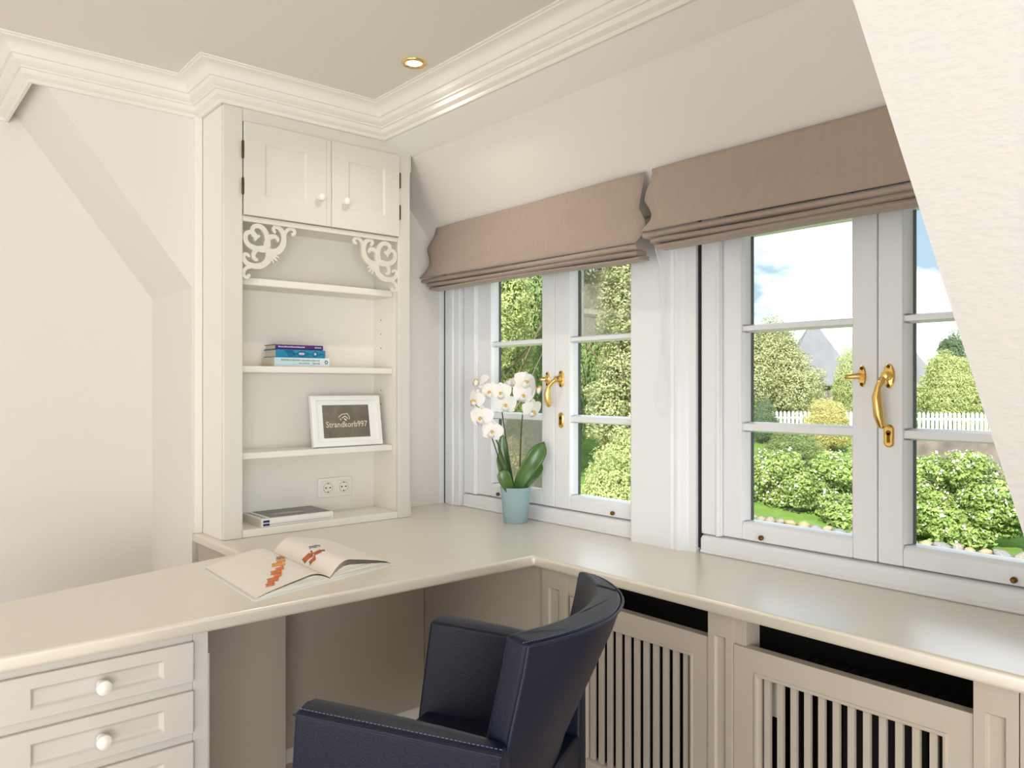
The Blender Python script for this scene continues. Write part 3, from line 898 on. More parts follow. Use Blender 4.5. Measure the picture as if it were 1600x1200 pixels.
# local frame: x across the spread (spine at x=0 running along y), y away from the viewer
LH = 0.215
def page_rows(side, n=14, wdt=0.235, lift=0.030, base=0.004):
    out = []
    for i in range(n + 1):
        t = i / n
        z = base + lift * (math.sin(min(1, t / 0.30) * math.pi / 2) * (1 - t) ** 0.75 + 0.10 * (1 - t))
        out.append((side * wdt * t, z))
    return out
skewL, skewR = -0.30, 0.28
def P3(x, y, z, sk):
    return (x, y + sk * abs(x), z)
for side, sk, lift in ((-1, skewL, 0.026), (1, skewR, 0.034)):
    rows = page_rows(side, lift=lift)
    blk = MB()
    rings = [[P3(x, -LH, 0.003, sk), P3(x, LH, 0.003, sk), P3(x, LH, z, sk), P3(x, -LH, z, sk)] for x, z in rows]
    blk.loft(rings)
    blk.build('page_block', M['book_edge'], ob, local=True, smooth=True, angle=40)
    cb = MB()
    cb.loft([[P3(x, -LH - 0.006, 0, sk), P3(x, LH + 0.006, 0, sk), P3(x, LH + 0.006, 0.003, sk), P3(x, -LH - 0.006, 0.003, sk)] for x in (0, side * 0.243)])
    cb.build('cover', M['cover_white'], ob, local=True)
    # a loose leaf arching above the block
    lf = MB()
    up = page_rows(side, lift=lift + (0.004 if side < 0 else 0.016), base=0.0055)
    lf.loft([[P3(x, -LH + 0.002, z, sk), P3(x, LH - 0.002, z, sk)] for x, z in up], closed_ring=False, caps=False)
    lo = lf.build('page', M['paper'], ob, local=True, smooth=True)
    # flower prints lie on the leaf
    def zat(x):
        x = abs(x)
        for (xa, za), (xb, zb) in zip(up, up[1:]):
            if abs(xa) <= x <= abs(xb):
                return za + (zb - za) * (x - abs(xa)) / max(1e-9, abs(xb) - abs(xa))
        return up[-1][1]
    def blot(pts_, mat_, name_):
        for (px, py, r_) in pts_:
            b_ = MB()
            k = 9
            ring_ = []
            for i in range(k):
                a = 2 * math.pi * i / k
                rr = r_ * (1.0 if i % 2 else 0.62)
                xx = px + rr * math.cos(a)
                xx = min(xx, -0.004) if side < 0 else max(xx, 0.004)
                ring_.append(P3(xx, py + rr * math.sin(a), zat(xx) + 0.0012, sk))
            ctr = P3(px, py, zat(px) + 0.0014, sk)
            b_.add(ring_ + [ctr], [(i, (i + 1) % k, k) for i in range(k)])
            b_.build(name_, mat_, lo, local=True)
    if side < 0:
        blot([(-0.172, -0.165, 0.020), (-0.150, -0.135, 0.026), (-0.128, -0.118, 0.018)], M['print_orange'], 'flower_print')
        blot([(-0.118, -0.085, 0.026), (-0.098, -0.065, 0.020)], M['print_orange'], 'flower_print')
        blot([(-0.086, -0.020, 0.026), (-0.064, 0.000, 0.022), (-0.078, -0.040, 0.014)], M['print_yellow'], 'flower_print')
        blot([(-0.046, 0.045, 0.020), (-0.030, 0.062, 0.016)], M['print_orange'], 'flower_print')
        blot([(-0.060, 0.030, 0.012), (-0.022, 0.085, 0.014)], M['print_violet'], 'flower_print')
    else:
        blot([(0.022, -0.020, 0.026), (0.044, -0.045, 0.020), (0.018, -0.060, 0.016), (0.060, -0.050, 0.012)], M['print_brown'], 'flower_print')
        blot([(0.060, 0.020, 0.020), (0.085, 0.035, 0.016)], M['print_violet'], 'flower_print')
for k in range(3):
    # fanned leaves between block and top leaf on the right half
    lf = MB()
    up = page_rows(1, lift=0.036 + 0.004 * k, base=0.0045, wdt=0.232 - 0.004 * k)
    lf.loft([[P3(x, -LH + 0.003, z, skewR), P3(x, LH - 0.003, z, skewR)] for x, z in up], closed_ring=False, caps=False)
    lf.build('page', M['paper'], ob, local=True, smooth=True)

# ------------------------------------------------------------------ framed picture
pf = thing('framed_picture', 'white framed picture of writing in sand leaning on the third shelf', 'picture', (1.553, 2.850, 1.0535))
tilt = math.radians(9)
def PT(u, v, n):
    """u across, v up the frame, n out of its face"""
    return Vector((u, -n * math.cos(tilt) + v * math.sin(tilt), v * math.cos(tilt) + n * math.sin(tilt)))
M['sand'] = material('sand_photo', (134, 124, 108), 0.5, rgb2=(98, 92, 82), var_scale=14, bump=0.2)
M['frame_white'] = material('frame_white', (246, 245, 242), 0.35)
FW, FH = 0.312, 0.206
def rect(u0, v0, u1, v1, n):
    return [PT(u0, v0, n), PT(u1, v0, n), PT(u1, v1, n), PT(u0, v1, n)]
m = MB()
a = FW / 2
m.loft([rect(-a, 0, a, FH, 0), rect(-a, 0, a, FH, 0.018), rect(-a + .003, .003, a - .003, FH - .003, 0.020), rect(-a + .019, .019, a - .019, FH - .019, 0.020), rect(-a + .021, .021, a - .021, FH - .021, 0.010)], caps=False)
k = len(m.v)
m.f.append((0, 1, 2, 3))
m.build('frame', M['frame_white'], pf, local=True, smooth=True, angle=30)
m = MB()
m.loft([rect(-a + .019, .019, a - .019, FH - .019, 0.0105), rect(-.107, .033, .107, .170, 0.0105), rect(-.105, .035, .105, .168, 0.0085)], caps=False)
m.build('mount', M['frame_white'], pf, local=True)
m = MB().add(rect(-.107, .033, .107, .170, 0.0085), [(0, 1, 2, 3)])
ph = m.build('photo', M['sand'], pf, local=True)
M['sand_light'] = material('sand_writing', (226, 218, 200), 0.7)
tm = text_mesh('Strandkorb997', 0.0345, 0.0003)
tm.materials.clear()
tm.materials.append(M['sand_light'])
to = bpy.data.objects.new('lettering', tm)
COL.objects.link(to)
to.parent = pf
to.location = PT(0.0, 0.088, 0.0092)
to.rotation_euler = (math.radians(90) - tilt, 0, 0)
to.scale = (0.90, 1.0, 1)
m = MB()
def rb(pts, w):
    n = len(pts)
    for i in range(n - 1):
        p, q = Vector(pts[i]), Vector(pts[i + 1])
        d = (q - p).normalized()
        s = Vector((-d.y, d.x)) * w / 2
        m.add([PT(*(p + s), .0092), PT(*(q + s), .0092), PT(*(q - s), .0092), PT(*(p - s), .0092)], [(0, 1, 2, 3)])
rb([(-0.036, 0.118), (-0.020, 0.130), (0.004, 0.132)], 0.003)
rb([(-0.022, 0.114), (-0.006, 0.122), (0.006, 0.112)], 0.004)
rb([(-0.012, 0.112), (-0.004, 0.108), (0.000, 0.104)], 0.006)
rb([(0.004, 0.134), (0.014, 0.118), (0.012, 0.108)], 0.003)
rb([(-0.030, 0.112), (-0.024, 0.106)], 0.004)
m.build('sand_drawing', M['sand_light'], pf, local=True)
MB().prism([(0.030, 0.150), (0.030, 0.156), (0.088, 0.002), (0.080, 0.002)], 0, -0.03, 0.03).build('easel_back', M['frame_white'], pf, local=True)

# ------------------------------------------------------------------ roman blinds
def blind(name, label, y0, y1, zt, zm, wave0, wave1, xface, nfold, lips, sag0):
    """y0 far end, y1 near end; zt top, zm where the stacked folds begin"""
    b = thing(name, label, 'blind', (xface, (y0 + y1) / 2, zt), 0, 'roman blinds above the windows')
    n, k = 26, 18
    def fy(t, v):
        # v 0 top .. 1 bottom of the smooth part; ends wander in and out
        w0 = np.interp(v, [p[0] for p in wave0], [p[1] for p in wave0])
        w1 = np.interp(v, [p[0] for p in wave1], [p[1] for p in wave1])
        return (y0 + w0) * (1 - t) + (y1 + w1) * t
    m = MB()
    rings = []
    for j in range(k + 1):
        v = j / k
        z = zt + (zm - zt) * v
        row = []
        for i in range(n + 1):
            t = i / n
            e = max(0, 1 - t / 0.10)
            e1 = max(0, 1 - (1 - t) / 0.10)
            x = xface - 0.030 * v ** 1.5 + 0.006 * math.sin(v * 9 + 1) * (e + e1 * 0.5) + 0.004 * math.sin(t * 5 + v * 4) + 0.0022 * math.sin(v * 13 + t * 9) * math.sin(t * 17 + 2)
            row.append((x, fy(t, v), z + sag0 * v * (t if sag0 else 0)))
        rings.append(row)
    m.loft(rings, closed_ring=False, caps=False)
    o_ = m.build('fabric_panel', M['blind'], b, smooth=True)
    sd = o_.modifiers.new('solid', 'SOLIDIFY')
    sd.thickness = 0.003
    sd.offset = 1
    # stacked folds: soft loops one below the other
    z = zm
    for q in range(nfold):
        h = lips[q]
        m = MB()
        rings = []
        for i in range(n + 1):
            t = i / n
            yy = fy(t, 1.0) + (0.006 * (q % 2) * (1 if t > .5 else -1)) - (0.020 * q if t == 0 else 0) * 1.0
            zz = z + sag0 * t + 0.0025 * math.sin(t * 7 + q * 2) * (1 if 0 < t < 1 else 0)
            xo = xface - 0.024 + 0.006 * q + 0.003 * math.sin(t * 6 + q)
            rings.append([(xo + 0.050, yy, zz + 0.001), (xo + 0.020, yy, zz + 0.001), (xo + 0.003, yy, zz - h * 0.12), (xo - 0.002, yy, zz - h * 0.55), (xo + 0.002, yy, zz - h * 0.84), (xo + 0.018, yy, zz - h * 0.92), (xo + 0.050, yy, zz - h * 0.92)])
        m.loft(rings)
        m.build('fold', M['blind'], b, smooth=True, angle=70)
        z -= h
    MB().box(xface + 0.006, xface + 0.030, y1 + 0.05, y0 - 0.05, zt - 0.032, zt - 0.004).build('head_rail', M['blind'], b)
    return b
b_l = blind('roman_blind', 'taupe roman blind over the left window, its far end flared', 2.872, 1.668, 2.004, 1.782,
            [(0, 0.0), (.25, 0.028), (.42, 0.045), (.75, 0.025), (.88, 0.045), (1, 0.072)], [(0, 0), (.25, 0.008), (.5, 0.018), (.72, -0.012), (.85, -0.014), (1, 0.016)], 2.000, 3, (0.022, 0.018, 0.014), -0.012)
b_r = blind('roman_blind', 'taupe roman blind over the right window, with the pull cord', 1.640, 0.43, 2.008, 1.800,
            [(0, 0.0), (.25, 0.008), (.5, 0.018), (.72, -0.012), (.85, -0.014), (1, 0.016)], [(0, 0), (1, 0)], 1.997, 3, (0.022, 0.018, 0.018), 0.0)
xc = 2.085
m = MB()
m.tube([(xc - 0.04, 1.662, 1.760), (xc - 0.01, 1.664, 1.70), (xc, 1.666, 1.60), (xc + 0.01, 1.668, 1.46), (xc + 0.012, 1.690, 1.30), (xc + 0.012, 1.699, 1.235), (xc + 0.012, 1.692, 1.208), (xc + 0.012, 1.675, 1.196), (xc + 0.012, 1.656, 1.203), (xc + 0.012, 1.646, 1.225),
        (xc + 0.012, 1.648, 1.30), (xc + 0.010, 1.660, 1.46), (xc, 1.662, 1.60), (xc - 0.01, 1.660, 1.70)], 0.0013, n=6)
m.build('pull_cord', M['cord'], b_r, smooth=True)

# ------------------------------------------------------------------ recessed ceiling lamp
dl = thing('downlight', 'brass recessed downlight in the ceiling near the cornice corner', 'lamp', (1.484, 2.256, 2.41))
m = MB()
nn = 32
rings = [[(1.484 + r * math.cos(2 * math.pi * i / nn), 2.256 + r * math.sin(2 * math.pi * i / nn), 2.41 + z) for i in range(nn)] for r, z in ((0.042, 0.004), (0.043, -0.003), (0.038, -0.007), (0.031, -0.006), (0.027, 0.003))]
m.loft(rings, caps=False)
m.build('ring', M['brass'], dl, smooth=True, angle=60)
em = bpy.data.materials.new('lamp_glow')
em.use_nodes = True
em.node_tree.nodes.clear()
eo = em.node_tree.nodes.new('ShaderNodeOutputMaterial')
ee = em.node_tree.nodes.new('ShaderNodeEmission')
ee.inputs[0].default_value = (0.86, 0.97, 1.0, 1)
ee.inputs[1].default_value = 2.2
em.node_tree.links.new(ee.outputs[0], eo.inputs[0])
MB().lathe([(0.001, 0), (0.020, 0.0), (0.028, 0.004), (0.028, 0.006)], (1.484, 2.256, 2.404), (0, 0, 1), n=28).build('bulb', em, dl, smooth=True)
lamp = add_light('downlight_lamp', 'SPOT', (1.484, 2.256, 2.395), 7, (1.0, 0.90, 0.76), target=(1.56, 2.22, 0), size=0.02, spot=math.radians(150))
lamp.parent = dl
lamp.location = (0, 0, -0.015)

# ------------------------------------------------------------------ orchid
def frosted_pot():
    m = bpy.data.materials.new('frosted_blue_pot')
    m.use_nodes = True
    b = m.node_tree.nodes['Principled BSDF']
    t = m.node_tree
    b.inputs['Roughness'].default_value = 0.35
    b.inputs['Base Color'].default_value = (*lin((200, 226, 232)), 1)
    tr = t.nodes.new('ShaderNodeBsdfTranslucent')
    tr.inputs[0].default_value = (*lin((214, 234, 238)), 1)
    mixn = t.nodes.new('ShaderNodeMixShader')
    mixn.inputs[0].default_value = 0.45
    outn = t.nodes['Material Output']
    t.links.new(b.outputs[0], mixn.inputs[1])
    t.links.new(tr.outputs[0], mixn.inputs[2])
    t.links.new(mixn.outputs[0], outn.inputs[0])
    return m
M['pot'] = frosted_pot()
OX, OY = 2.050, 2.378
oc = thing('potted_orchid', 'white orchid in a frosted light blue pot on the windowsill corner of the worktop', 'plant', (OX, OY, WT))
MB().lathe([(0.001, 0.003), (0.046, 0.0), (0.048, 0.004), (0.062, 0.140), (0.0625, 0.143), (0.0605, 0.143), (0.046, 0.010), (0.001, 0.010)], (0, 0, 0), n=36).build('pot', M['pot'], oc, local=True, smooth=True, angle=50)
MB().lathe([(0.001, 0.0102), (0.044, 0.0104), (0.050, 0.062), (0.030, 0.068), (0.001, 0.066)], (0, 0, 0), n=20).build('bark', M['moss'], oc, local=True, smooth=True)
VR = Vector((0.76, -0.65, 0))      # sideways in the room, seen from the desk
VT = Vector((-0.65, -0.76, 0))     # towards the room
def leaf(path, wid, bend):
    """path points (side, toward, z); leaf blade with a central fold"""
    m = MB()
    pts = [VR * a + VT * b_ + VZ * z for a, b_, z in path]
    n = len(pts)
    rings = []
    for i, p in enumerate(pts):
        t = i / (n - 1)
        d = (pts[min(i + 1, n - 1)] - pts[max(i - 1, 0)]).normalized()
        s = d.cross(bend).normalized()
        nrm = s.cross(d)
        w = wid * (0.35 + 0.65 * math.sin(min(1, t * 1.35) * math.pi / 2)) * (1 if t < .75 else math.sqrt(max(0.0, 1 - ((t - .75) / .25) ** 2)) + 0.02)
        rings.append([p - s * w + nrm * w * .22, p - s * w * .5 + nrm * w * .05, p, p + s * w * .5 + nrm * w * .05, p + s * w + nrm * w * .22])
    m.loft(rings, closed_ring=False, caps=False)
    o_ = m.build('leaf', M['orchid_leaf'], oc, local=True, smooth=True, subsurf=1)
    sd = o_.modifiers.new('solid', 'SOLIDIFY')
    sd.thickness = 0.002
    return o_
def curve_pts(p, n=12):
    return [tuple(v) for v in [Vector(p[0]) * (1 - t) ** 3 + Vector(p[1]) * 3 * t * (1 - t) ** 2 + Vector(p[2]) * 3 * t * t * (1 - t) + Vector(p[3]) * t ** 3 for t in [i / n for i in range(n + 1)]]]
leaf(curve_pts([(0.004, 0.01, 0.10), (0.010, 0.03, 0.19), (0.070, 0.04, 0.235), (0.115, 0.02, 0.325)]), 0.034, VT)
leaf(curve_pts([(0.008, -0.01, 0.10), (0.030, 0.02, 0.17), (0.070, 0.02, 0.19), (0.105, -0.02, 0.24)]), 0.026, VT)
leaf(curve_pts([(-0.010, -0.01, 0.10), (-0.030, -0.03, 0.20), (-0.060, -0.03, 0.28), (-0.050, -0.03, 0.350)]), 0.021, VT)
leaf(curve_pts([(-0.020, 0.00, 0.10), (-0.036, 0.01, 0.16), (-0.056, 0.01, 0.22), (-0.066, 0.0, 0.280)]), 0.017, VT)
leaf(curve_pts([(-0.006, 0.03, 0.10), (-0.030, 0.055, 0.15), (-0.045, 0.06, 0.185), (-0.055, 0.055, 0.215)]), 0.026, VT)
def stem_path(p):
    return [VR * a + VT * b_ + VZ * z for a, b_, z in curve_pts(p, 16)]
stems = [
    [(0.000, 0.00, 0.10), (-0.030, 0.01, 0.28), (-0.055, 0.00, 0.42), (-0.062, 0.0, 0.52)],
    [(0.002, 0.01, 0.10), (-0.060, 0.02, 0.30), (-0.130, 0.0, 0.50), (-0.180, -0.01, 0.47)],
    [(0.012, 0.00, 0.10), (0.022, 0.00, 0.26), (0.016, 0.00, 0.46), (0.050, 0.0, 0.53)],
    [(-0.010, 0.00, 0.10), (-0.050, 0.02, 0.20), (-0.080, 0.03, 0.30), (-0.105, 0.04, 0.375)],
]
for p in stems:
    MB().tube(stem_path(p), [0.0034 - 0.0014 * i / 16 for i in range(17)], n=8).build('flower_stem', M['stem'], oc, local=True, smooth=True)
def petal_mesh(L, W, cup, n=9, k=7):
    """in the local xy plane growing along +y, facing +z"""
    m = MB()
    rings = []
    for i in range(n + 1):
        t = i / n
        w = W * max(0.02, math.sin(math.pi * (0.05 + t * 0.95) ** 0.85)) ** 0.62
        rings.append([(w * s, L * t, cup * (t * t) * L - 0.25 * cup * w * s * s) for s in [-1 + 2 * j / (k - 1) for j in range(k)]])
    m.loft(rings, closed_ring=False, caps=False)
    return m.mesh('petal')
pm_big, pm_small = petal_mesh(0.040, 0.024, -0.25), petal_mesh(0.036, 0.014, -0.2)
for me_ in (pm_big, pm_small):
    me_.materials.append(M['petal'])
    me_.polygons.foreach_set('use_smooth', [True] * len(me_.polygons))
lipm = MB()
lipm.lathe([(0.001, 0.0), (0.004, 0.002), (0.0068, 0.008), (0.005, 0.014), (0.001, 0.016)], (0, 0, 0), (0, 0, 1), n=12)
lip_me = lipm.mesh('lip')
lip_me.materials.append(M['orchid_yellow'])
lip_me.polygons.foreach_set('use_smooth', [True] * len(lip_me.polygons))
thr = MB()
thr.lathe([(0.001, 0.0), (0.009, 0.003), (0.011, 0.008), (0.012, 0.013)], (0, -0.008, 0.004), (0.0, -0.5, 0.86), n=12)
thr_me = thr.mesh('throat')
thr_me.materials.append(M['petal'])
thr_me.polygons.foreach_set('use_smooth', [True] * len(thr_me.polygons))
def flower(a, b_, z, face, roll=0.0, sc=1.0):
    """face: direction the bloom looks, as (side, toward, up)"""
    f = bpy.data.objects.new('flower', None)
    COL.objects.link(f)
    f.parent = oc
    f.location = VR * a + VT * b_ + VZ * z
    d = (VR * face[0] + VT * face[1] + VZ * face[2]).normalized()
    q = d.to_track_quat('Z', 'Y')
    f.rotation_mode = 'QUATERNION'
    f.rotation_quaternion = q @ Matrix.Rotation(roll, 3, 'Z').to_quaternion()
    f.scale = (sc,) * 3
    for me_, ang, dz in ((pm_small, 0, -0.002), (pm_small, 128, -0.002), (pm_small, -128, -0.002), (pm_big, 68, 0.001), (pm_big, -68, 0.001)):
        p_ = bpy.data.objects.new('petal', me_)
        COL.objects.link(p_)
        p_.parent = f
        p_.rotation_euler = (0, 0, math.radians(ang))
        p_.location = (0, 0, dz)
    l_ = bpy.data.objects.new('lip', lip_me)
    COL.objects.link(l_)
    l_.parent = f
    l_.location = (0, -0.004, 0.006)
    t_ = bpy.data.objects.new('throat', thr_me)
    COL.objects.link(t_)
    t_.parent = f
    return f
for args in ((-0.098, 0.06, 0.525, (-.3, .9, .1)), (-0.058, 0.06, 0.523, (-.1, .95, 0)), (-0.040, 0.05, 0.475, (.0, .95, .0)), (0.037, 0.05, 0.566, (.3, .8, .1)), (0.030, 0.05, 0.515, (.1, .9, -.1)),
             (-0.158, 0.05, 0.495, (-.6, .6, -.1)), (-0.135, 0.06, 0.425, (-.2, .9, 0)), (-0.092, 0.07, 0.370, (.0, .95, .1)), (0.078, 0.02, 0.545, (.8, .2, .1)), (0.066, 0.02, 0.455, (.3, .5, -.3)),
             (-0.020, 0.0, 0.560, (-.2, .3, .4)), (-0.145, 0.01, 0.565, (-.5, .3, .4))):
    flower(*args, roll=rnd.uniform(-.3, .3), sc=rnd.uniform(1.12, 1.30))

# ------------------------------------------------------------------ armchair
CH = thing('armchair', 'navy blue leather armchair with curved back pushed towards the desk corner', 'chair', (1.042, 1.295, 0), math.radians(30))
def chair_back():
    rows, cols = 12, 16
    outer, inner = [], []
    for j in range(rows + 1):
        z = 0.20 + j / rows * 0.662
        d_ = max(0.0, 0.85 - z)
        ye = -0.176 + 0.22 * min(d_, 0.42)
        bow = max(0.030, 0.104 - 0.22 * d_)
        ro, ri = [], []
        for i in range(cols + 1):
            s_ = -1 + 2 * i / cols
            y = ye - bow * (1 - abs(s_) ** 2.1)
            ro.append(Vector(((0.268 - 0.012 * (s_ > 0)) * s_, y, z - 0.010 * j / rows)))
            ri.append(Vector((0.254 * s_, y + 0.060 - 0.012 * s_ * s_, z)))
        outer.append(ro)
        inner.append(ri)
    m = MB()
    loops = [ro + ri[::-1] for ro, ri in zip(outer, inner)]
    m.loft(loops)
    return m, outer, inner
bm_, outer, inner = chair_back()
bk = bm_.build('backrest', M['leather'], CH, local=True, bevel=0.010, seg=3, angle=55)
# piping along the outer top edge and down the sides
edge = [r[0] for r in outer[2:]] + outer[-1][1:-1] + [r[-1] for r in outer[2:]][::-1]
MB().tube([p + Vector((0, -0.001, -0.004)) for p in edge], 0.0030, n=6).build('piping', M['seam'], bk, local=True, smooth=True)
m = MB()
for i in range(len(outer[-1]) - 1):
    a_, b_ = outer[-1][i], outer[-1][i + 1]
    for q in range(7):
        c0 = a_.lerp(b_, q / 7) + Vector((0, 0.010, 0.0012))
        c1 = a_.lerp(b_, (q + 0.6) / 7) + Vector((0, 0.010, 0.0012))
        m.tube([c0, c1], 0.0008, n=4)
st = m.build('stitching', M['thread'], bk, local=True)
mid = len(outer[-1]) * 2 // 3
MB().tube([outer[-1][mid + 1] + Vector((0, -0.003, -0.03)), outer[-1][mid + 1] + Vector((0, 0.004, 0.001)), inner[-1][mid + 1] + Vector((0, -0.006, 0.001)), inner[-1][mid + 1] + Vector((0, 0.001, -0.03))], 0.0016, n=6).build('cross_seam', M['seam'], bk, local=True)
def arm(sx):
    m = MB()
    rings = []
    for t in [0, .12, .3, .5, .7, .88, 1.0]:
        y = 0.262 - 0.40 * t
        zt = 0.700 - 0.030 * t + 0.004 * math.sin(t * math.pi)
        xo = sx * (0.326 - 0.030 * t * t)
        xi = sx * (0.256 - 0.006 * t)
        zb = 0.20
        f = -0.060 * (1 - t) ** 2
        fo = -0.024 * (1 - t) ** 2
        xb = sx * 0.232
        rings.append([(xo, y - fo, zb), (xo + sx * 0.004, y - fo * .5, (zb + zt) / 2), (xo, y, zt - 0.004), ((xo + xi) / 2, y, zt + 0.004), (xi, y, zt - 0.002), ((xi + xb) / 2, y - f * .5, (zb + zt) / 2), (xb, y - f, zb)])
    m.loft(rings)
    o_ = m.build('armrest', M['leather'], CH, local=True, bevel=0.009, seg=3, angle=50)
    pts = [Vector(r[2]) for r in rings]
    MB().tube([p + Vector((sx * 0.0005, 0, -0.004)) for p in pts], 0.0022, n=6).build('piping', M['seam'], o_, local=True, smooth=True)
    s_ = MB()
    for p, q in zip(pts, pts[1:]):
        k = max(3, int((q - p).length / 0.008))
        for i in range(k):
            s_.tube([p.lerp(q, i / k) + Vector((sx * -0.010, 0, 0.0042)), p.lerp(q, (i + .6) / k) + Vector((sx * -0.010, 0, 0.0042))], 0.0009, n=4)
    s_.build('stitching', M['thread'], o_, local=True)
arm(-1)
arm(1)
m = MB()
rings = []
for y in (0.270, 0.262, 0.10, -0.06, -0.135):
    d = 0.012 if y > 0.27 else 0.0
    rings.append([(-0.250, y, 0.36 + d), (0.250, y, 0.36 + d), (0.250, y, 0.472 - d), (0.0, y, 0.486 - d), (-0.250, y, 0.472 - d)])
m.loft(rings)
m.build('seat', M['leather'], CH, local=True, bevel=0.012, seg=3, angle=50)
MB().box(-0.245, 0.245, -0.13, 0.24, 0.20, 0.358).build('seat_base', M['leather'], CH, local=True, bevel=0.008)
for lx in (-0.27, 0.27):
    for ly in (-0.13, 0.20):
        MB().loft([[(lx + a_ * r_, ly + b_ * r_, z_) for a_, b_ in ((-1, -1), (1, -1), (1, 1), (-1, 1))] for r_, z_ in ((0.015, 0.0), (0.024, 0.205))]).build('leg', M['black'], CH, local=True, bevel=0.003)

# ------------------------------------------------------------------ garden outside
M['lawn'] = leafy('lawn_grass', (78, 108, 50), (122, 150, 76), 0.0, 0.6)
def ground_z(x, y):
    t = x * 0.65 + y * 0.76
    return -2.35 + max(0.0, min(1.0, (t - 19.5) / 9.0)) * 1.95 + max(0, t - 35) * 0.01
n = 40
gx = np.linspace(2.35, 75, n)
gy = np.linspace(-25, 75, n)
m = MB()
m.v = [(x, y, ground_z(x, y)) for x in gx for y in gy]
m.f = [(i * n + j, (i + 1) * n + j, (i + 1) * n + j + 1, i * n + j + 1) for i in range(n - 1) for j in range(n - 1)]
go = m.build('ground', M['lawn'], smooth=True)
struct(go, 'green lawn rising behind the garden wall')

rng = np.random.default_rng(3)
def leaf_cloud(name, blobs, n, size, seed, up=0.35, aspect=1.7, inner=0.35, zc=1.0):
    """n small leaf quads spread over lumpy ellipsoid shells; blobs: (cx,cy,cz,rx,ry,rz)"""
    r = np.random.default_rng(seed)
    B = np.array(blobs, float)
    wgt = (B[:, 3] * B[:, 4] + B[:, 3] * B[:, 5] + B[:, 4] * B[:, 5])
    idx = r.choice(len(B), n, p=wgt / wgt.sum())
    d = r.normal(size=(n, 3))
    d /= np.linalg.norm(d, axis=1)[:, None]
    rad = 1 - inner * r.random(n) ** 1.6
    lump = 1 + 0.13 * np.sin(d[:, 0] * 9 + idx) * np.sin(d[:, 1] * 8 + 2 * idx) + 0.10 * np.sin(d[:, 2] * 13 + 3 * idx)
    p = B[idx, :3] + d * B[idx, 3:6] * (rad * lump)[:, None]
    nr = d + r.normal(size=(n, 3)) * 0.6 + np.array([0, 0, up])
    nr /= np.linalg.norm(nr, axis=1)[:, None]
    t = r.normal(size=(n, 3))
    u = np.cross(nr, t)
    u /= np.linalg.norm(u, axis=1)[:, None] + 1e-9
    v = np.cross(nr, u)
    s = size * (0.6 + 0.8 * r.random(n))[:, None]
    a, b = u * s * aspect, v * s
    a[:, 2] *= zc
    b[:, 2] *= zc
    q = np.stack([p - a, p - b * 0.8, p + a, p + b * 0.8], axis=1).reshape(-1, 3)
    me = bpy.data.meshes.new(name)
    me.vertices.add(4 * n)
    me.vertices.foreach_set('co', q.ravel())
    me.loops.add(4 * n)
    me.loops.foreach_set('vertex_index', np.arange(4 * n))
    me.polygons.add(n)
    me.polygons.foreach_set('loop_start', np.arange(0, 4 * n, 4))
    me.polygons.foreach_set('loop_total', np.full(n, 4))
    me.update(calc_edges=True)
    return me

def blobs_for(kind, seed):
    r = random.Random(seed)
    out = []
    if kind == 'round':
        for i in range(22):
            a = r.uniform(0, 2 * math.pi)
            h = r.uniform(0.12, 0.80)
            q = r.uniform(0.2, 0.62) * math.sin(min(1, (1.08 - h)) * math.pi * .55)
            s = r.uniform(0.22, 0.36)
            out.append((q * math.cos(a), q * math.sin(a), h, s, s, s * 0.72))
        out.append((0, 0, 0.5, 0.6, 0.6, 0.42))
    else:
        for i in range(34):
            a = r.uniform(0, 2 * math.pi)
            h = r.uniform(0.22, 0.93)
            q = r.uniform(0.05, 0.34) * (1.25 - h)
            s = r.uniform(0.09, 0.17)
            out.append((q * math.cos(a), q * math.sin(a), h, s, s, s * 0.8))
    return out
CR = {}
for kind, nl, sz, zc in (('round', 85000, 0.0102, 0.62), ('tall', 100000, 0.0064, 0.45)):
    CR[kind] = [leaf_cloud(kind + '_crown', blobs_for(kind, 11 + k), nl, sz, 5 + k, zc=zc) for k in range(2)]
M['bark'] = material('tree_bark', (120, 104, 86), 0.9, bump=0.8, bump_scale=20)
LM = {
    'bright': leafy('leaf_bright', (134, 150, 88), (216, 220, 160), 0.35, 11.0),
    'olive': leafy('leaf_olive', (128, 136, 90), (210, 210, 164), 0.35, 11.0),
    'mid': leafy('leaf_mid', (92, 114, 72), (166, 182, 120), 0.3, 11.0),
    'dark': leafy('leaf_dark', (74, 94, 70), (128, 148, 112), 0.25, 11.0),
    'yellow': leafy('leaf_yellow', (160, 158, 92), (226, 218, 154), 0.35, 11.0),
    'rose': leafy('leaf_rose', (104, 132, 66), (190, 208, 130), 0.4, 2.6),
}
